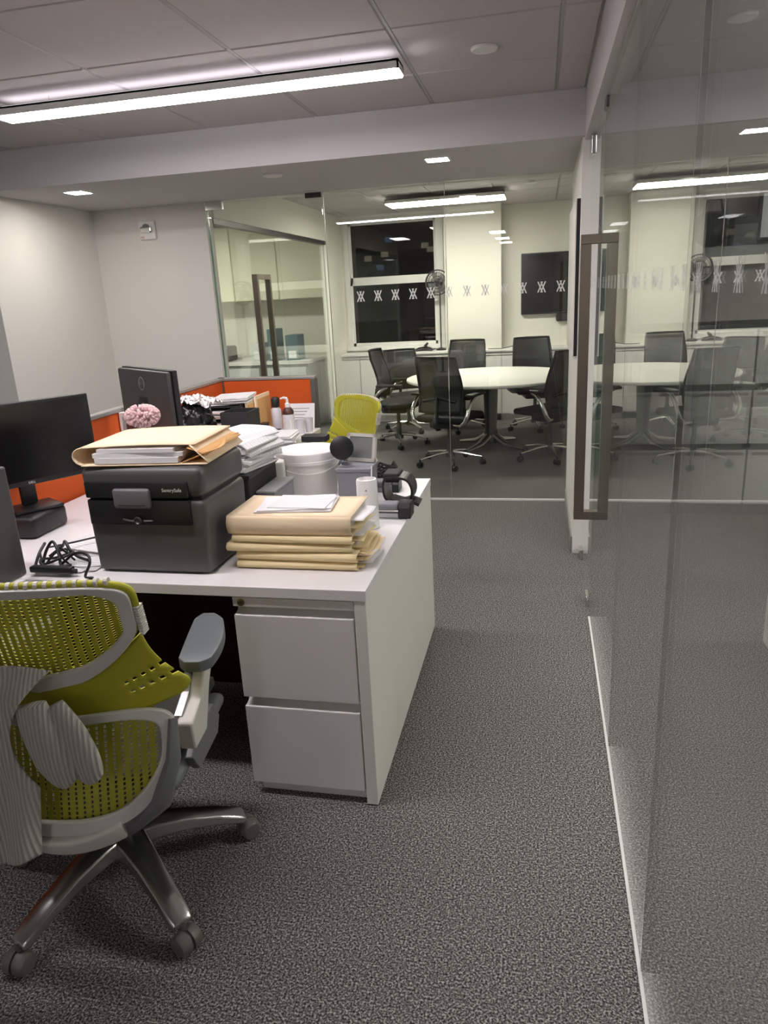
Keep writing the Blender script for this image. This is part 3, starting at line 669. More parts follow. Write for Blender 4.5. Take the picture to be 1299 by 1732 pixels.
# ------------------------------------------------------------------ tub, canister, punches and small things
tbx, tby = -.972, 2.885
tu = thing('plastic_tub', 'round white plastic tub with a lid behind the folder stack', 'tub', (tbx, tby, ZD))
MB().lathe([(.108, .001), (.116, .006), (.130, .15), (.131, .152)], 48, c=(tbx, tby, ZD)).build('body', 'tub', tu, smooth=True)
MB().lathe([(.128, .150), (.139, .152), (.140, .164), (.136, .166), (.138, .19), (.135, .197), (.12, .195), (.118, .1935)], 48, c=(tbx, tby, ZD)).build('lid', 'lid', tu, smooth=True)
MB().rbox(-.150, -.09, -.145, -.05, .085, .178, .008, 3, m=T(tbx, tby, ZD) @ RZ(14)).build('handle_clasp', 'tub', tu, smooth=True)
MB().tube([(tbx + .135 * math.cos(a), tby + .135 * math.sin(a), ZD + .145 - .03 * math.sin((a + 2.4) / 2.4 * PI)) for a in [-2.4 + 2.4 * k / 20 for k in range(21)]], .003, 6).build('wire_handle', 'lid', tu, smooth=True)
cn = thing('white_canister', 'slim white cylinder standing right of the folder stack', 'canister', (-.606, 2.425, ZD))
MB().lathe([(.036, .001), (.039, .004), (.0385, .09), (.038, .0905), (.0375, .178), (.035, .184), (.031, .185), (.030, .172)], 40, c=(-.606, 2.425, ZD)).build('body', 'lid', cn, smooth=True)
MB().tube([(-.592, 2.44, ZD + .15), (-.59, 2.45, ZD + .225)], .0022, 6).build('straw', 'paper', cn)
MB().lathe([(.003, 0), (.003, .002)], 12, m=T(-.6, 2.3875, ZD + .15) @ RX(90)).build('button', 'greybin', cn)
def punch(label, x0, x1, y0, y1, h, endw):
    t = thing('hole_punch', label, 'hole punch', ((x0 + x1) / 2, (y0 + y1) / 2, ZD), 0, 'hole punches at the end of the desk')
    MB().rbox(x0, x1 - endw, y0, y1, ZD + .001, ZD + .022, .004, 2).build('base', 'silver', t)
    MB().rbox(x0, x1 - endw, y0 + .006, y1 - .01, ZD + .0225, ZD + h, .012, 3).build('top_bar', 'greybin', t, smooth=True)
    MB().box(x0, x1 - endw, y0 + .004, y0 + .0065, ZD + .026, ZD + .032).build('steel_strip', 'chrome', t)
    MB().prism([(y0 - .004, ZD + .001), (y1 + .004, ZD + .001), (y1 + .002, ZD + h * .8), (y1 - .015, ZD + h + .004), (y0 + .012, ZD + h + .004), (y0, ZD + h * .7)], x1 - endw, x1, 'YZ').build('end_cap', 'black', t, bevel=.003)
    return t
punch('grey hole punch with black end at the desk edge beside the canister', -.76, -.470, 2.535, 2.605, .058, .048)
punch('grey hole punch with black end at the far corner of the desk', -.80, -.585, 2.90, 2.975, .05, .03)
td = thing('tape_dispenser', 'black looped tape dispenser near the desk edge', 'tape dispenser', (-.55, 2.71, ZD))
lp = [(-.602, .872), (-.545, .874), (-.512, .862), (-.497, .83), (-.500, .797), (-.515, .778), (-.55, .766), (-.585, .774), (-.606, .80), (-.610, .845), (-.602, .872)]
rb = MB()
def ribbon(mb, path, y0, y1, th):
    n = len(path)
    for i in range(n - 1):
        a, b = Vector((path[i][0], 0, path[i][1])), Vector((path[i + 1][0], 0, path[i + 1][1]))
        d = (b - a).normalized(); nn = Vector((-d.z, 0, d.x)) * th / 2
        mb.add([Vector((p.x, y, p.z)) for y in (y0, y1) for p in (a - nn, b - nn, b + nn, a + nn)], [(0, 1, 2, 3), (7, 6, 5, 4), (0, 4, 5, 1), (1, 5, 6, 2), (2, 6, 7, 3), (3, 7, 4, 0)])
def smoothp(p, k=4):
    out = []
    for i in range(len(p) - 1):
        p0, p1, p2, p3 = p[max(i - 1, 0)], p[i], p[i + 1], p[min(i + 2, len(p) - 1)]
        for j in range(k):
            t = j / k; out.append(tuple(.5 * (2 * b + (c - a) * t + (2 * a - 5 * b + 4 * c - d) * t * t + (3 * b - a - 3 * c + d) * t ** 3) for a, b, c, d in zip(p0, p1, p2, p3)))
    return out + [p[-1]]
ribbon(rb, smoothp([(x * 1.0 + .012, z - .008) for x, z in lp]), 2.655, 2.755, .009)
rb.build('loop', 'black', td)
r2 = MB(); ribbon(r2, smoothp([(-.575, .772), (-.53, .760), (-.495, .765), (-.462, .752)]), 2.675, 2.75, .012); r2.box(-.59, -.50, 2.68, 2.745, ZD + .001, .762); r2.build('foot', 'black2', td)
MB().rbox(-.60, -.535, 2.665, 2.76, .845, .882, .008, 2).build('cutter_head', 'black2', td)
cc = MB(); rg = random.Random(7); pts = []
for k in range(70):
    a = k * .55; pts.append((-.675 + .05 * math.cos(a) + .012 * math.sin(k * 1.7), 3.06 + .03 * math.sin(a), ZD + .012 + .075 * (k / 70) + .012 * math.sin(k * 2.3)))
cc.tube(pts, .006, 6)
single(cc.build('coiled_cable', 'black', None, smooth=True), 'small heap of coiled black cable at the far end of the desk', 'cable')
gbx = thing('desk_bin', 'grey plastic bin behind the white canister', 'bin', (-.74, 2.83, ZD))
MB().rbox(-.808, -.672, 2.745, 2.89, ZD + .001, .875, .006, 2).build('body', 'greybin', gbx)
MB().rbox(-.814, -.666, 2.739, 2.896, .868, .884, .004, 2).build('rim', 'greybin', gbx)
cam2 = thing('round_webcam', 'black round webcam on a grey stand above the grey bin', 'webcam', (-.79, 2.81, .884))
MB().rbox(-.803, -.772, 2.80, 2.84, .8845, .90, .004, 2).tube([(-.788, 2.82, .895), (-.790, 2.82, .94)], [.011, .009], 10).build('stand', 'greybin', cam2)
MB().lathe([(.02, -.012), (.044, -.012), (.049, -.004), (.049, .012), (.03, .02)], 32, m=T(-.795, 2.80, .958) @ RZ(12) @ RX(80)).build('head', 'black', cam2, smooth=True)
pf = thing('photo_frame', 'small white photo frame standing beside the black round webcam', 'photo frame', (-.735, 2.86, .884), rad(-18))
m_ = RX(-12)
MB().box(-.07, -.056, -.005, .008, 0.003, .12, m=m_).box(.056, .07, -.005, .008, 0.003, .12, m=m_).box(-.07, .07, -.005, .008, 0.003, .017, m=m_).box(-.07, .07, -.005, .008, .106, .12, m=m_).build('frame', 'chairwhite', pf, **L)
MB().box(-.056, .056, .0, .004, .016, .107, m=m_).build('picture', 'counter', pf, **L)
bs = thing('black_stand', 'black slab-topped stand between the white tub and lime chair', 'stand', (-1.0, 3.1, ZD))
MB().rbox(-1.065, -.945, 3.08, 3.14, .925, .955, .005, 2).build('top_slab', 'black', bs)
MB().tube([(-1.0, 3.11, .752), (-1.0, 3.11, .925)], .012, 10).build('stem', 'black', bs)
MB().lathe([(.034, .001), (.034, .01), (.014, .014)], 20, c=(-1.0, 3.108, ZD)).build('base', 'black', bs)
# bins and piles beside the safe
bb = thing('file_bin', 'black file bin under a pile of papers right of the safe', 'bin', (-1.12, 2.55, ZD))
MB().rbox(-1.20, -1.045, 2.40, 2.69, ZD + .001, .935, .006, 2).build('body', 'black2', bb)
MB().rbox(-1.205, -1.04, 2.395, 2.695, .925, .942, .004, 2).build('rim', 'black', bb)
b2 = thing('file_bin', 'grey file bin between the black file bin and white tub', 'bin', (-1.0, 2.55, ZD))
MB().rbox(-1.034, -.965, 2.44, 2.66, ZD + .001, .865, .006, 2).build('body', 'greybin', b2)
MB().rbox(-1.0375, -.961, 2.436, 2.664, .862, .872, .004, 2).build('rim', 'counter', b2)
def pile(name, label, cx_, cy_, z0, w, d, n, seed, th=(.004, .012), rz=0.0, cat='papers', droop=0.0, grp='paper piles on the desks', mats=('paper', 'sheets', 'print')):
    rg = random.Random(seed); t = thing(name, label, cat, (cx_, cy_, z0), rad(rz), grp)
    z = .0005; per = {k: MB() for k in mats}
    for k in range(n):
        h = rg.uniform(*th); m = T(rg.uniform(-.02, .02), rg.uniform(-.02, .02), 0) @ RZ(rg.uniform(-9, 9))
        ww, dd_ = w / 2 * rg.uniform(.85, 1), d / 2 * rg.uniform(.85, 1); z_ = z
        dr = droop * rg.uniform(.4, 1) * k / n
        vs = lambda zz: (lambda u, v: m @ Vector((-ww + 2 * ww * u, -dd_ + 2 * dd_ * v, zz - dr * max(0, u - .8) ** 1.5 + (.003 * math.sin(3 * u + k)) * (k / n))))
        mb = per[mats[k % len(mats)] if k < n - 1 else mats[-1]]
        a, b = vs(z_), vs(z_ + h)
        mb.grid(b, 8, 2); mb.grid(a, 8, 2)
        for e in ((0, 0), (1, 1)):
            mb.grid(lambda u, v: (a if v < .5 else b)(u, e[0]), 8, 1); mb.grid(lambda u, v: (a if v < .5 else b)(e[0], u), 2, 1)
        z += h + .0006
    for k, mb in per.items():
        if len(mb.bm.faces): mb.build('sheets' if k != 'print' else 'printed_sheets', k, t, **L)
    return t, z0 + z
pile('paper_pile', 'untidy pile of letters slumped on the black file bin', -1.13, 2.56, .9425, .19, .27, 14, 3, (.005, .012), -14, droop=.35)
pile('paper_pile', 'letters and booklets lying behind the black-topped stand', -1.215, 3.045, ZD, .15, .18, 9, 61, (.007, .012), 18)
pile('paper_pile', 'flat stack of magazines by the monitor back on the far desk', -1.39, 2.74, ZD, .17, .18, 11, 5, (.007, .013), -10)
pile('paper_pile', 'stack of loose papers at the right edge of the side desk', -1.50, 3.43, ZD, .17, .28, 10, 8, (.006, .012), -8)
pile('paper_pile', 'stack of printed sheets below the soap bottle on the side desk', -1.50, 3.98, ZD, .18, .22, 7, 12, (.005, .010), 12)

# ------------------------------------------------------------------ things on the side desk
pb = thing('pump_bottle', 'clear soap bottle with white pump and brown band on the side desk', 'bottle', (-1.535, 4.24, ZD))
MB().lathe([(.036, .001), (.038, .006), (.038, .115), (.036, .125), (.034, .13)], 28, c=(-1.535, 4.24, ZD)).build('body', 'lotion', pb, smooth=True)
MB().lathe([(.0365, .1305), (.035, .15), (.022, .168), (.016, .172)], 28, c=(-1.535, 4.24, ZD)).build('shoulder', 'brown', pb, smooth=True)
MB().lathe([(.015, .1725), (.015, .195), (.008, .2), (.007, .225)], 16, c=(-1.535, 4.24, ZD)).tube([(-1.535, 4.24, ZD + .225), (-1.555, 4.235, ZD + .232), (-1.575, 4.23, ZD + .226)], [.009, .007, .005], 8).build('pump', 'lid', pb, smooth=True)
MB().lathe([(.0385, .03), (.0385, .10)], 28, c=(-1.535, 4.24, ZD)).build('bottle_label', 'print', pb, smooth=True)
lb = thing('lotion_bottle', 'grey bottle with round black cap left of the pump bottle', 'bottle', (-1.635, 4.30, ZD))
MB().lathe([(.03, .001), (.032, .005), (.032, .15), (.02, .165)], 24, c=(-1.635, 4.30, ZD)).build('body', 'lotion', lb, smooth=True)
MB().lathe([(.02, .166), (.026, .17), (.027, .215), (.018, .228), (.006, .23)], 24, c=(-1.635, 4.30, ZD)).build('cap', 'black', lb, smooth=True)
for i, (x, y, h, lab) in enumerate(((-1.68, 4.16, .09, 'square black pen cup in front of the lotion bottle'), (-1.615, 4.18, .045, 'low black cup beside the square pen cup'))):
    t = thing('pen_cup', lab, 'cup', (x, y, ZD))
    MB().rbox(x - .032, x + .032, y - .032, y + .032, ZD + .001, ZD + h - .004, .004, 2).build('body', 'black2', t)
    MB().rbox(x - .034, x + .034, y - .034, y + .034, ZD + h - .006, ZD + h, .002, 2).build('rim', 'black', t)
lc = thing('leaning_card', 'white printed card leaning on the orange panel behind the bottles', 'card', (-1.50, 4.42, ZD))
MB().box(-.085, .085, -.001, .001, 0, .165, m=T(-1.515, 4.425, ZD + .001) @ RX(-14)).build('card', 'paper', lc)
for k in range(5): MB().box(-.07, .05 - .015 * (k % 3), -.0018, -.0011, .13 - .02 * k, .135 - .02 * k, m=T(-1.515, 4.425, ZD + .001) @ RX(-14)).build('printed_line', 'greyink', lc)
for i, (x, y, lab) in enumerate(((-1.47, 4.27, 'clear plastic cup right beside the pump bottle'), (-1.435, 4.33, 'clear plastic cup nearest the panel end post'))):
    t = MB().lathe([(.022, .001), (.028, .09), (.03, .092), (.026, .09), (.0205, .004)], 24, c=(0, 0, 0)).build('plastic_cup', 'lotion', None, smooth=True)
    t.location = (x, y, ZD); tag(t, lab, 'cup')
so = thing('file_sorter', 'black tiered file sorter full of papers before the orange panel', 'file sorter', (-1.86, 4.15, ZD))
for k in range(4): MB().box(-2.0, -1.74, 3.98, 4.30, ZD + .005 + .07 * k, ZD + .010 + .07 * k).build('tray', 'black2', so)
MB().box(-2.005, -2.0, 3.98, 4.30, ZD + .001, ZD + .23).build('side', 'black2', so)
MB().box(-1.74, -1.735, 3.98, 4.30, ZD + .001, ZD + .23).build('side', 'black2', so)
for k in range(3):
    pile('paper_pile', ('papers in the lowest tray of the black file sorter', 'papers in the middle tray of the black file sorter', 'papers in the upper tray of the black file sorter')[k], -1.87, 4.10, ZD + .0105 + .07 * k, .22, .27, 5, 20 + k, (.006, .010), 6 * (k - 1), grp='papers in the file sorter')
pile('paper_pile', 'papers heaped on top of the black file sorter', -1.85, 4.13, ZD + .225, .23, .27, 6, 31, (.004, .008), 15, grp='papers in the file sorter')
t = thing('manila_envelope', 'orange manila envelope sticking out of the file sorter', 'envelope', (-1.77, 3.95, ZD + .085), rad(-30))
MB().box(-.09, .09, -.06, .06, 0, .004).build('pocket', 'envelope', t, **L)
MB().prism([(-.085, -.058), (.085, -.058), (0, -.01)], .0042, .0056, 'XY').build('flap', 'envelope', t, **L)
for i, (x, lab) in enumerate(((-1.715, 'tan accordion file standing at the right of the file sorter'), (-1.695, 'second tan accordion file next to the lotion bottle'))):
    t = thing('accordion_file', lab, 'file', (x, 4.2, ZD), 0, 'tan accordion files')
    MB().rbox(x - .008, x + .003, 4.02 + .1 * i, 4.36, ZD + .001, ZD + .24 + .02 * i, .003, 2).build('cover', 'manila2', t)
    MB().rbox(x + .0035, x + .008, 4.04 + .1 * i, 4.35, ZD + .001, ZD + .22 + .02 * i, .001, 1).build('papers', 'tan', t)
bx = thing('black_box', 'open black box right of the black plastic bag', 'box', (-1.625, 3.72, ZD))
MB().box(-1.705, -1.545, 3.63, 3.80, ZD + .001, ZD + .012).box(-1.705, -1.697, 3.63, 3.80, ZD + .012, ZD + .24).box(-1.553, -1.545, 3.63, 3.80, ZD + .012, ZD + .24).box(-1.697, -1.553, 3.63, 3.638, ZD + .012, ZD + .24).box(-1.697, -1.553, 3.792, 3.80, ZD + .012, ZD + .24).build('walls', 'black2', bx)
bgk = thing('plastic_bag', 'crumpled black plastic bag with crinkled foil on the side desk', 'bag', (-1.86, 3.62, ZD))
MB().blob((-1.86, 3.62, ZD + .168), (.11, .125, .135), .26, 11, 5, 1).build('body', 'bag', bgk, smooth='all')
def foil(u, v):
    x, y = -1.97 + .24 * u, 3.55 + .2 * v
    return Vector((x, y, ZD + .335 - .05 * abs(u - .4) ** 1.5 - .05 * abs(v - .5) + .02 * noise.noise(Vector((x * 28, y * 28, 0))) + .014 * noise.noise(Vector((x * 70, y * 70, 2)))))
MB().grid(foil, 40, 30).build('foil_wrap', 'foil', bgk, solid=.001)
og = thing('desk_organizer', 'white two-level desk shelf against the orange panel', 'desk shelf', (-1.93, 3.35, ZD))
MB().rbox(-2.055, -1.89, 3.22, 3.48, 1.035, 1.055, .002, 1).build('top_board', 'laminate', og)
MB().rbox(-2.055, -1.89, 3.22, 3.48, .93, .945, .002, 1).build('lower_board', 'cap', og)
MB().box(-2.055, -2.04, 3.22, 3.48, ZD + .001, 1.035).build('side', 'laminate', og)
MB().box(-1.905, -1.89, 3.40, 3.48, ZD + .001, 1.035).build('side', 'laminate', og)
t = thing('white_box', 'small white box standing on the desk shelf by the panel', 'box', (-2.0, 3.3, 1.055))
MB().rbox(-2.04, -1.99, 3.25, 3.33, 1.0555, 1.10, .003, 2).build('carton', 'lid', t)
MB().rbox(-2.042, -1.988, 3.248, 3.332, 1.10, 1.108, .002, 1).build('carton_lid', 'cap', t)
t = thing('black_mug', 'black mug on the lower board of the desk shelf', 'mug', (-1.99, 3.27, .945))
MB().lathe([(.028, .0008), (.032, .004), (.032, .07), (.029, .07), (.028, .01)], 24, c=(-1.985, 3.275, .945)).build('body', 'black', t, smooth=True)
MB().tube([(-1.955, 3.275, .96), (-1.938, 3.275, .97), (-1.938, 3.275, .99), (-1.955, 3.275, 1.0)], .004, 8).build('handle', 'black', t, smooth=True)
pile('paper_pile', 'folded white papers beside the mug on the desk shelf', -1.945, 3.36, .946, .045, .10, 5, 44, (.004, .008), 10)

# ------------------------------------------------------------------ monitors, tower, dock
def monitor(label, loc, rz, w, h, zb, back_logo, riser=0.0):
    t = thing('monitor', label, 'monitor', loc, rz, 'black desk monitors')
    MB().rbox(-w / 2, w / 2, -.012, .012, zb, zb + h, .004, 2).build('bezel', 'black', t, **L)
    MB().box(-w / 2 + .011, w / 2 - .011, -.0132, -.0118, zb + .020, zb + h - .011).build('screen', 'screen', t, **L)
    bk = MB().rbox(-w / 2 + .004, w / 2 - .004, .0122, .038, zb + .004, zb + h - .004, .012, 2).build('rear_shell', 'monback', t, smooth=True, **L)
    MB().box(-.045, .045, .0381, .0395, zb + h * .33, zb + h * .62).build('mount_plate', 'black', t, **L)
    MB().rbox(-.03, .03, .040, .062, .012, zb + h * .55, .006, 2).build('stand_neck', 'black', t, smooth=True, **L)
    MB().rbox(-.09, .09, -.05, .09, .0, .012, .004, 2).build('stand_base', 'black', t, smooth=True, **L)
    if back_logo:
        m = T(0, .0384, zb + h * .80)
        MB().tube([(.028 * math.cos(2 * PI * k / 32), .0388, zb + h * .80 + .028 * math.sin(2 * PI * k / 32)) for k in range(33)], .0018, 6).build('logo_ring', 'greyink', bk, **L)
        text('DELL', .019, 'greyink', bk, T(0, .0388, zb + h * .80) @ Matrix.Rotation(PI, 4, 'Z') @ FRONT)
    text('DELL', .012, 'ink', t, T(0, -.0126, zb + .010) @ FRONT)
    return t
monitor('black monitor showing a dark screen at the left edge of the near desk', (-1.905, 2.33, ZD + .086), rad(59), .54, .315, .098, False)
monitor('monitor seen from behind with a round logo on its dark back', (-1.725, 2.985, ZD), rad(143), .54, .325, .225, True)
dc = thing('dock_box', 'low black box under the left monitor with a round button', 'computer box', (-1.86, 2.33, ZD))
MB().rbox(-2.03, -1.835, 2.21, 2.42, ZD + .001, ZD + .085, .02, 3).build('case', 'black', dc, smooth=True)
MB().lathe([(.012, 0), (.012, .004), (.008, .005)], 20, m=T(-1.92, 2.2105, ZD + .045) @ RX(90)).build('button', 'charcoal', dc, smooth=True)
tw = thing('computer_tower', 'black computer tower at the left edge of the near desk', 'computer', (-1.75, 1.7, ZD))
MB().rbox(-1.845, -1.628, 1.50, 1.893, ZD + .001, ZD + .36, .006, 2).build('case', 'charcoal', tw)
MB().rbox(-1.843, -1.63, 1.484, 1.499, ZD + .004, ZD + .358, .004, 2).build('front_panel', 'black', tw)
MB().box(-1.72, -1.67, 1.4825, 1.4845, ZD + .25, ZD + .262).build('drive_slot', 'latch', tw)
ms = thing('computer_mouse', 'black mouse on the desk between the dock box and safe', 'mouse', (-1.56, 2.42, ZD))
MB().rbox(-1.59, -1.53, 2.38, 2.47, ZD + .001, ZD + .034, .016, 4).build('shell', 'black', ms, smooth=True)
MB().rbox(-1.563, -1.557, 2.39, 2.41, ZD + .031, ZD + .036, .002, 2).build('wheel', 'latch', ms)
pile('loose_papers', 'crumpled white letters nearest the desk edge under the cables', -1.49, 1.97, ZD, .15, .10, 4, 52, (.0015, .003), 8, grp='loose sheets beside the safe')
pile('loose_papers', 'white sheets fanned out left of the safe', -1.55, 2.16, ZD, .22, .15, 5, 53, (.0015, .003), -12, grp='loose sheets beside the safe')
pile('loose_papers', 'white sheets behind the safe corner by the mouse', -1.455, 2.40, ZD, .1, .2, 4, 55, (.0015, .003), 14, grp='loose sheets beside the safe')
def cable(label, pts, r=.0035, k=6):
    return single(MB().tube([Vector(p) for p in smoothp(pts, k)], r, 7).build('black_cable', 'black', None, smooth='all'), label, 'cable', 'black cables by the tower')
cable('black cable with a lump arching over the white sheets', [(-1.65, 2.03, .78), (-1.60, 2.10, .775), (-1.55, 2.17, .772), (-1.48, 2.2, .772), (-1.42, 2.16, .762), (-1.405, 2.12, .757)])
cable('black cable looping tall beside the computer tower', [(-1.60, 1.93, .746), (-1.60, 1.96, .79), (-1.575, 1.97, .825), (-1.545, 1.95, .80), (-1.52, 1.92, .765), (-1.50, 1.90, .757), (-1.46, 1.90, .757)], .005)
cable('black cable arching right towards the front of the safe', [(-1.53, 1.93, .757), (-1.47, 1.93, .80), (-1.41, 1.91, .805), (-1.39, 1.89, .785), (-1.40, 1.87, .747), (-1.37, 1.865, .745)], .0045)
cable('black cable running down along the tower side', [(-1.645, 2.02, .80), (-1.62, 1.95, .785), (-1.60, 1.90, .755), (-1.55, 1.88, .757), (-1.47, 1.885, .757), (-1.435, 1.88, .757)], .005)
cable('thin black cable curling between the tower and envelope', [(-1.63, 1.97, .79), (-1.59, 1.93, .758), (-1.56, 1.95, .79), (-1.53, 1.97, .80), (-1.55, 1.99, .77), (-1.60, 1.98, .76)], .004)
cable('black cable coiling flat on the crumpled letters', [(-1.60, 1.93, .757), (-1.55, 1.91, .775), (-1.50, 1.95, .79), (-1.53, 2.0, .778), (-1.58, 1.98, .765), (-1.60, 1.93, .775), (-1.55, 1.89, .765), (-1.48, 1.92, .765)], .0045)
cable('black cable end standing up from the cable tangle', [(-1.49, 1.93, .757), (-1.51, 1.92, .79), (-1.525, 1.93, .82), (-1.52, 1.95, .80), (-1.495, 1.96, .765)], .0035)
cable('thick black cable behind the cable tangle', [(-1.62, 2.0, .76), (-1.58, 2.02, .79), (-1.55, 2.0, .815), (-1.525, 1.985, .79), (-1.50, 1.99, .765), (-1.45, 1.97, .762)], .0055)
pb2 = thing('power_brick', 'black power brick under the cables by the tower', 'power adapter', (-1.53, 1.895, .752))
MB().rbox(-1.60, -1.45, 1.868, 1.896, ZD + .012, ZD + .034, .006, 2).build('case', 'black', pb2)
MB().tube([(-1.45, 1.88, ZD + .023), (-1.435, 1.88, ZD + .022)], .006, 8).build('plug', 'black2', pb2)
du = thing('chenille_duster', 'fluffy pink chenille duster in front of the monitor back', 'duster', (-1.60, 2.66, ZD))
MB().tube([(-1.60, 2.66, ZD + .002), (-1.595, 2.66, 1.10)], .008, 8).build('handle', 'lid', du)
ch = MB(); rg = random.Random(2)
for k in range(300):
    z = rg.uniform(-1, 1); a = rg.uniform(0, 2 * PI); q = math.sqrt(1 - z * z); n_ = Vector((q * math.cos(a), q * math.sin(a), z))
    c0 = Vector((-1.592, 2.66, 1.127)) + Vector((n_.x * .056, n_.y * .05, n_.z * .03)); d0 = (n_ + Vector((rg.uniform(-.5, .5), rg.uniform(-.5, .5), rg.uniform(-.5, .5)))).normalized()
    ch.tube([c0, c0 + d0 * .019], [.0066, .0046], 6)
ch.blob((-1.592, 2.66, 1.127), (.05, .045, .026), .1, 5, 3)
ch.build('pile', 'pink', du, smooth='all')

# ================================================================== lime task chairs
def task_chair(label, loc, rz):
    r = thing('task_chair', label, 'chair', loc, rz, 'lime office chairs')
    yb = lambda x, z: (-.205 - .065 * max(0, (z - .66) / .325) if z > .66 else -.205 - .07 * min(1, (.66 - z) / .28)) + .9 * x * x
    def P(x, z, off=0.0): return Vector((x, yb(x, z) + off, z))
    # upper back: lime lattice panel inside a grey frame
    zt, zb_ = lambda x: .985 - .03 * max(0, abs(x) / .2 - .72) ** 2 * 6, lambda x: .765 + .085 * (x / .205) ** 2
    W = .224
    ncol, nrow = 26, 24
    us = [0.0]
    for k in range(ncol): us += [us[-1] + .62 / ncol, us[-1] + 1.0 / ncol]
    vs_ = [0.0]
    for k in range(nrow): vs_ += [vs_[-1] + .30 / nrow, vs_[-1] + 1.0 / nrow]
    def lat(i, j):
        u = us[i] / us[-1] * 2 - 1; v = vs_[j] / vs_[-1]; x = u * W * (1.0 - .0 * v)
        sh_ = .0
        return P(x, zb_(x) + (zt(x) - zb_(x)) * v, .003)
    mb = MB(); V = [[mb.bm.verts.new(lat(i, j)) for j in range(len(vs_))] for i in range(len(us))]
    for i in range(len(us) - 1):
        for j in range(len(vs_) - 1):
            if (i % 2 == 1) and (j % 2 == 1): continue
            mb.bm.faces.new([V[i][j], V[i + 1][j], V[i + 1][j + 1], V[i][j + 1]])
    mb.build('back_lattice', 'lime', r, solid=.0022, **L)
    N = 72
    def inner(k):
        a = 2 * PI * k / N; c, s = math.cos(a), math.sin(a); e = 2 / 7.0
        x = .213 * math.copysign(abs(c) ** e, c); t = math.copysign(abs(s) ** e, s)
        return x, (zb_(x) + zt(x)) / 2 + (zt(x) - zb_(x)) / 2 * t * .97
    def outer(k):
        a = 2 * PI * k / N; c, s = math.cos(a), math.sin(a); e = 2 / 5.5
        x = .240 * math.copysign(abs(c) ** e, c); t = math.copysign(abs(s) ** e, s)
        lo = .733 + .085 * (x / .205) ** 2; hi = 1.004 - .012 * (x / .24) ** 2
        return x, (lo + hi) / 2 + (hi - lo) / 2 * t
    def ring(fi, fo, off):
        m = MB(); A = [m.bm.verts.new(P(*fi(k), off)) for k in range(N)]; B = [m.bm.verts.new(P(*fo(k), off)) for k in range(N)]
        for k in range(N): m.bm.faces.new([A[k], A[(k + 1) % N], B[(k + 1) % N], B[k]])
        return m
    fr = ring(inner, outer, -.012).build('upper_frame', 'chairgrey', r, solid=.016, bevel=.003, **L)
    ring(inner, outer, .003).build('front_rim', 'lime', r, solid=.006, bevel=.002, **L)
    rim = MB(); kk = [k for k in range(N) if 0 <= 2 * PI * k / N <= PI]
    rim.tube([P(outer(k)[0] * 1.012, outer(k)[1] + .003, -.003) for k in kk], .009, 8)
    rim.build('lime_rim', 'lime', r, smooth='all', **L)
    for k in range(22):
        x = -.20 + .40 * k / 21; z = 1.004 - .012 * (x / .24) ** 2
        MB().tube([(x * 1.012 - .0042, yb(x, z) - .003, z + .003), (x * 1.012 + .0042, yb(x, z) - .003, z + .003)], .0098, 12).build('rim_tooth', 'chairwhite', fr, **L)
    for s in (-1, 1):
        for k in range(12):
            z = .86 + .0062 * k; x = s * .2485
            MB().box(x - .006, x + .004, yb(.24, z) - .016, yb(.24, z) + .012, z - .0018, z + .0018).build('frame_rib', 'chairwhite', fr, **L)
    # lime band flaring out to both sides
    def band(u, t):
        u = u * 2 - 1
        ztp = .745 + .085 * (u * .235 / .205) ** 2; zbt = .622 + .034 * u * u
        x = u * (.238 + .066 * ((t / .8) ** 2 if t < .8 else 1 - .45 * ((t - .8) / .2) ** 2) * abs(u) ** 2); z = ztp + (zbt - ztp) * t
        return P(x, z, .003 + .018 * t * abs(u) ** 3)
    MB().grid(band, 60, 18, keep=lambda i, j: not ((i < 10 or i >= 50) and i % 2 == 1 and j in (8, 11))).build('lumbar_band', 'lime', r, solid=.006, smooth='all', **L)
    # lower back
    def lo_out(k):
        a = 2 * PI * k / N; c, s = math.cos(a), math.sin(a); e = 2 / 3.2
        x = .275 * math.copysign(abs(c) ** e, c); t = math.copysign(abs(s) ** e, s)
        hi = .655 + .034 * (x / .27) ** 2; lo = .385 + .07 * (x / .27) ** 4
        return x, (lo + hi) / 2 + (hi - lo) / 2 * t
    def lo_in(k):
        x, z = lo_out(k); return x * .88, .53 + (z - .525) * .80
    ring(lo_in, lo_out, -.012).build('lower_frame', 'chairgrey', r, solid=.018, bevel=.004, **L)
    nc, nr = 25, 20; us2 = [0.0]; v2 = [0.0]
    for k in range(nc): us2 += [us2[-1] + .7 / nc, us2[-1] + 1.0 / nc]
    for k in range(nr): v2 += [v2[-1] + .35 / nr, v2[-1] + 1.0 / nr]
    mb = MB()
    def lo2(u, v):
        x = (u / us2[-1] * 2 - 1) * .228; hi = .628 + .03 * (x / .27) ** 2; lo = .405 + .12 * (x / .27) ** 4
        return P(x, lo + (hi - lo) * v / v2[-1], .006)
    V = [[mb.bm.verts.new(lo2(u, v)) for v in v2] for u in us2]
    for i in range(len(us2) - 1):
        for j in range(len(v2) - 1):
            if not (i % 2 and j % 2): mb.bm.faces.new([V[i][j], V[i + 1][j], V[i + 1][j + 1], V[i][j + 1]])
    mb.build('lower_lattice', 'lime2', r, solid=.0022, **L)
    # shell under the back, uprights and spine
    MB().grid(lambda u, v: P((u * 2 - 1) * .15, .378 + .035 * (u * 2 - 1) ** 2 - .052 * v, -.018 + .03 * v), 24, 4).build('rear_shell', 'chairwhite', r, solid=.03, bevel=.006, smooth='all', **L)
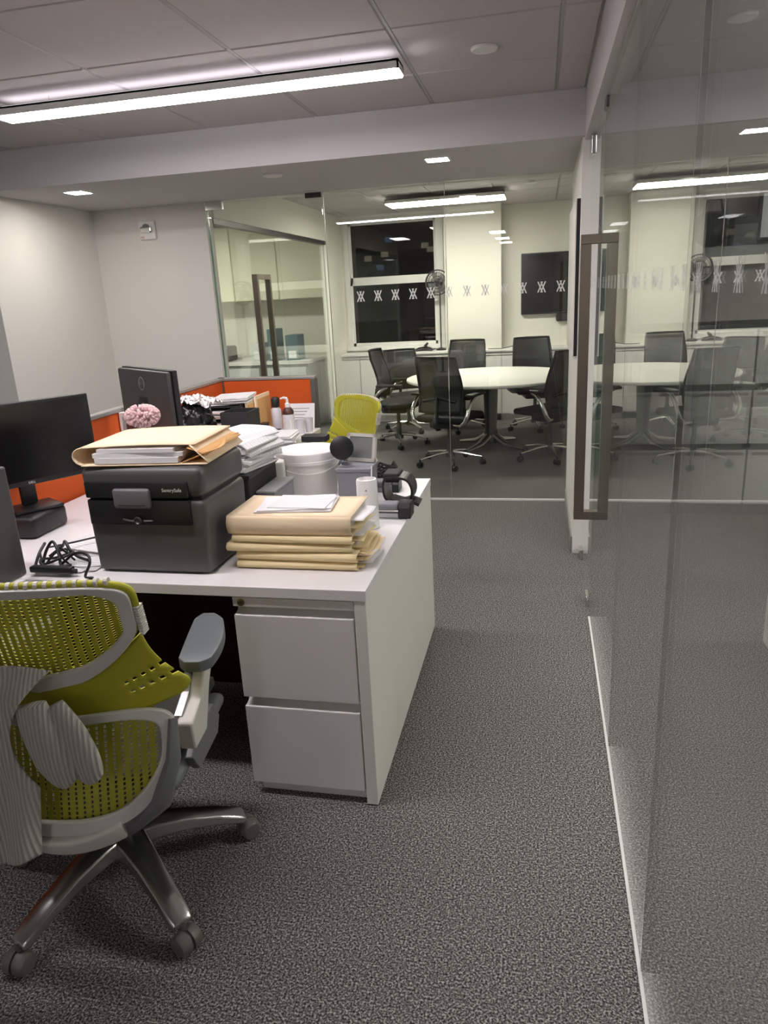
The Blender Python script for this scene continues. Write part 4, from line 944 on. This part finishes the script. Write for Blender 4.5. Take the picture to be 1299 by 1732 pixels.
    for s in (-1, 1):
        MB().tube([(s * .268, -.165, .62), (s * .268, -.195, .53), (s * .235, -.22, .43), (s * .15, -.205, .36), (s * .05, -.09, .28)], [.016, .026, .038, .044, .04], 12, flat=.62).build('upright', 'chairdark', r, smooth=True, **L)
    MB().grid(lambda u, v: Vector(((u * 2 - 1) * (.235 - .04 * (v - .5) ** 2), -.20 + .46 * v, .462 + .018 * (u * 2 - 1) ** 2 - .035 * max(0, v - .8) * 5 * (v - .8) + .012 * math.sin(PI * v))), 20, 20).build('seat', 'seatfab', r, solid=.03, bevel=.006, smooth='all', **L)
    MB().rbox(-.255, .255, -.17, .25, .405, .445, .02, 3).build('seat_pan', 'chairdark', r, smooth=True, **L)
    MB().rbox(-.11, .11, -.12, .14, .29, .404, .03, 3).build('tilt_mechanism', 'chairdark', r, smooth=True, **L)
    for s in (-1, 1):
        am = MB().prism([(-.12, .50), (-.125, .575), (-.04, .60), (.02, .665), (.10, .672), (.03, .60), (-.03, .50)], s * .275 - .021, s * .275 + .021, 'YZ').build('arm', 'chairwhite', r, bevel=.006, **L)
        MB().prism([(-.105, .585), (-.035, .612), (.02, .6665), (.08, .672), (.0, .61)], s * .262 - .02, s * .262 + .004, 'YZ').build('arm_insert', 'alu', am, bevel=.003, **L)
        pd_ = MB().grid(lambda u, v: Vector((s * .285 + (u * 2 - 1) * (.030 + .020 * math.sin(PI * min(1, .15 + .75 * v))) * min(1, (v * 9 + .25), ((1 - v) * 6 + .2)) ** .5 - s * .045 * v * v, -.045 + .29 * v, .686)), 10, 24)
        pd_.build('arm_pad', 'pad', am, solid=.03, bevel=.012, smooth='all', **L)
        MB().prism([(-.10, .46), (-.02, .50), (.09, .50), (.13, .44), (.10, .40), (-.06, .40)], s * .262 - .01, s * .262 + .012, 'YZ').build('side_bracket', 'chairdark', r, bevel=.004, **L)
    MB().lathe([(.03, .17), (.03, .22), (.024, .225), (.024, .30)], 20).build('gas_column', 'chairdark', r, smooth=True, **L)
    MB().lathe([(.05, .11), (.062, .13), (.062, .165), (.045, .185), (.03, .19)], 24).build('base_hub', 'alu', r, smooth=True, **L)
    for a in (-44, 28, 100, 172, -116):
        c, s = math.cos(rad(a)), math.sin(rad(a)); d = Vector((c, s, 0)); nrm = Vector((-s, c, 0))
        mb = MB(); rings = []
        for q, z, w, h in ((.03, .165, .040, .05), (.09, .162, .036, .042), (.17, .145, .030, .034), (.26, .118, .027, .028), (.325, .092, .026, .024), (.34, .082, .022, .014)):
            p = d * q + Vector((0, 0, z)); rings.append([mb.bm.verts.new(p + nrm * (w * 1.25 * x) + Vector((0, 0, h * y))) for x, y in ((-1, -.9), (-.85, 0), (-.45, .18), (.45, .18), (.85, 0), (1, -.9))])
        for A, B in zip(rings, rings[1:]):
            for k in range(6): mb.bm.faces.new([A[k], A[(k + 1) % 6], B[(k + 1) % 6], B[k]])
        mb.bm.faces.new(rings[0]); mb.bm.faces.new(rings[-1][::-1])
        lg = mb.build('leg', 'alu', r, bevel=.004, smooth=True, **L)
        m = T(.345 * c, .345 * s, .030) @ Matrix.Rotation(rad(a) + .25, 4, 'Z') @ RX(90)
        cs = MB()
        cs.lathe([(.012, -.032), (.024, -.031), (.029, -.024), (.030, -.004), (.024, -.003), (.024, .003), (.030, .004), (.029, .024), (.024, .031), (.012, .032)], 24, m=m)
        cs.tube([(.335 * c, .335 * s, .04), (.335 * c, .335 * s, .085)], .009, 8)
        cs.build('caster', 'caster', lg, smooth=True, **L)
    return r
tc1 = task_chair('lime green office chair seen from behind with a grey cardigan on it', (-1.13, 1.47, 0), rad(8))
tc2 = copy_tree(tc1); tc2.location = (-1.255, 4.15, 0); tc2.rotation_euler.z = rad(137); tc2.scale = (1, 1, .95)
tc2['label'] = 'lime green office chair beyond the desk in front of the conference glass'
# cardigan over the near chair
cdg = thing('cardigan', 'grey ribbed cardigan draped over the back of the near lime chair', 'cardigan', (-1.13, 1.47, .3), rad(8))
def drape(u, v):
    top = .86 - .05 * u + .0 * u; bot = .355 + .012 * math.sin(8 * u); z = -.3 + top + (bot - top) * v
    xr = .062 - .07 * math.sin(PI * min(1, v * 1.7)) ** .8 - .085 * v; xl = -.27
    x = xl + (xr - xl) * u
    yy = -.303 - .016 * math.sin(14 * u + 2 * v) * (.4 + .6 * v) - .02 * v + .07 * max(0, .12 - v) * 4 - .02 * math.sin(PI * u)
    return Vector((x, yy, z))
MB().grid(drape, 48, 40).build('body', 'knit', cdg, solid=.012, smooth='all', **L)
sl = MB()
for path, rr in (([(.015, -.300, .44), (.03, -.304, .37), (.045, -.303, .30), (.062, -.298, .25), (.070, -.294, .237)], [.038, .046, .046, .036, .018]),
                 ([(.055, -.292, .43), (.085, -.294, .37), (.105, -.294, .31), (.112, -.292, .265), (.095, -.290, .240)], [.034, .040, .040, .034, .016])):
    sl.tube(smoothp(path, 5), [x for i in range(4) for x in [rr[i] + (rr[i + 1] - rr[i]) * j / 5 for j in range(5)]] + [rr[-1]], 16, flat=.42, upv=(0, 1, 0))
sl.build('sleeve', 'knit', cdg, smooth='all', **L)
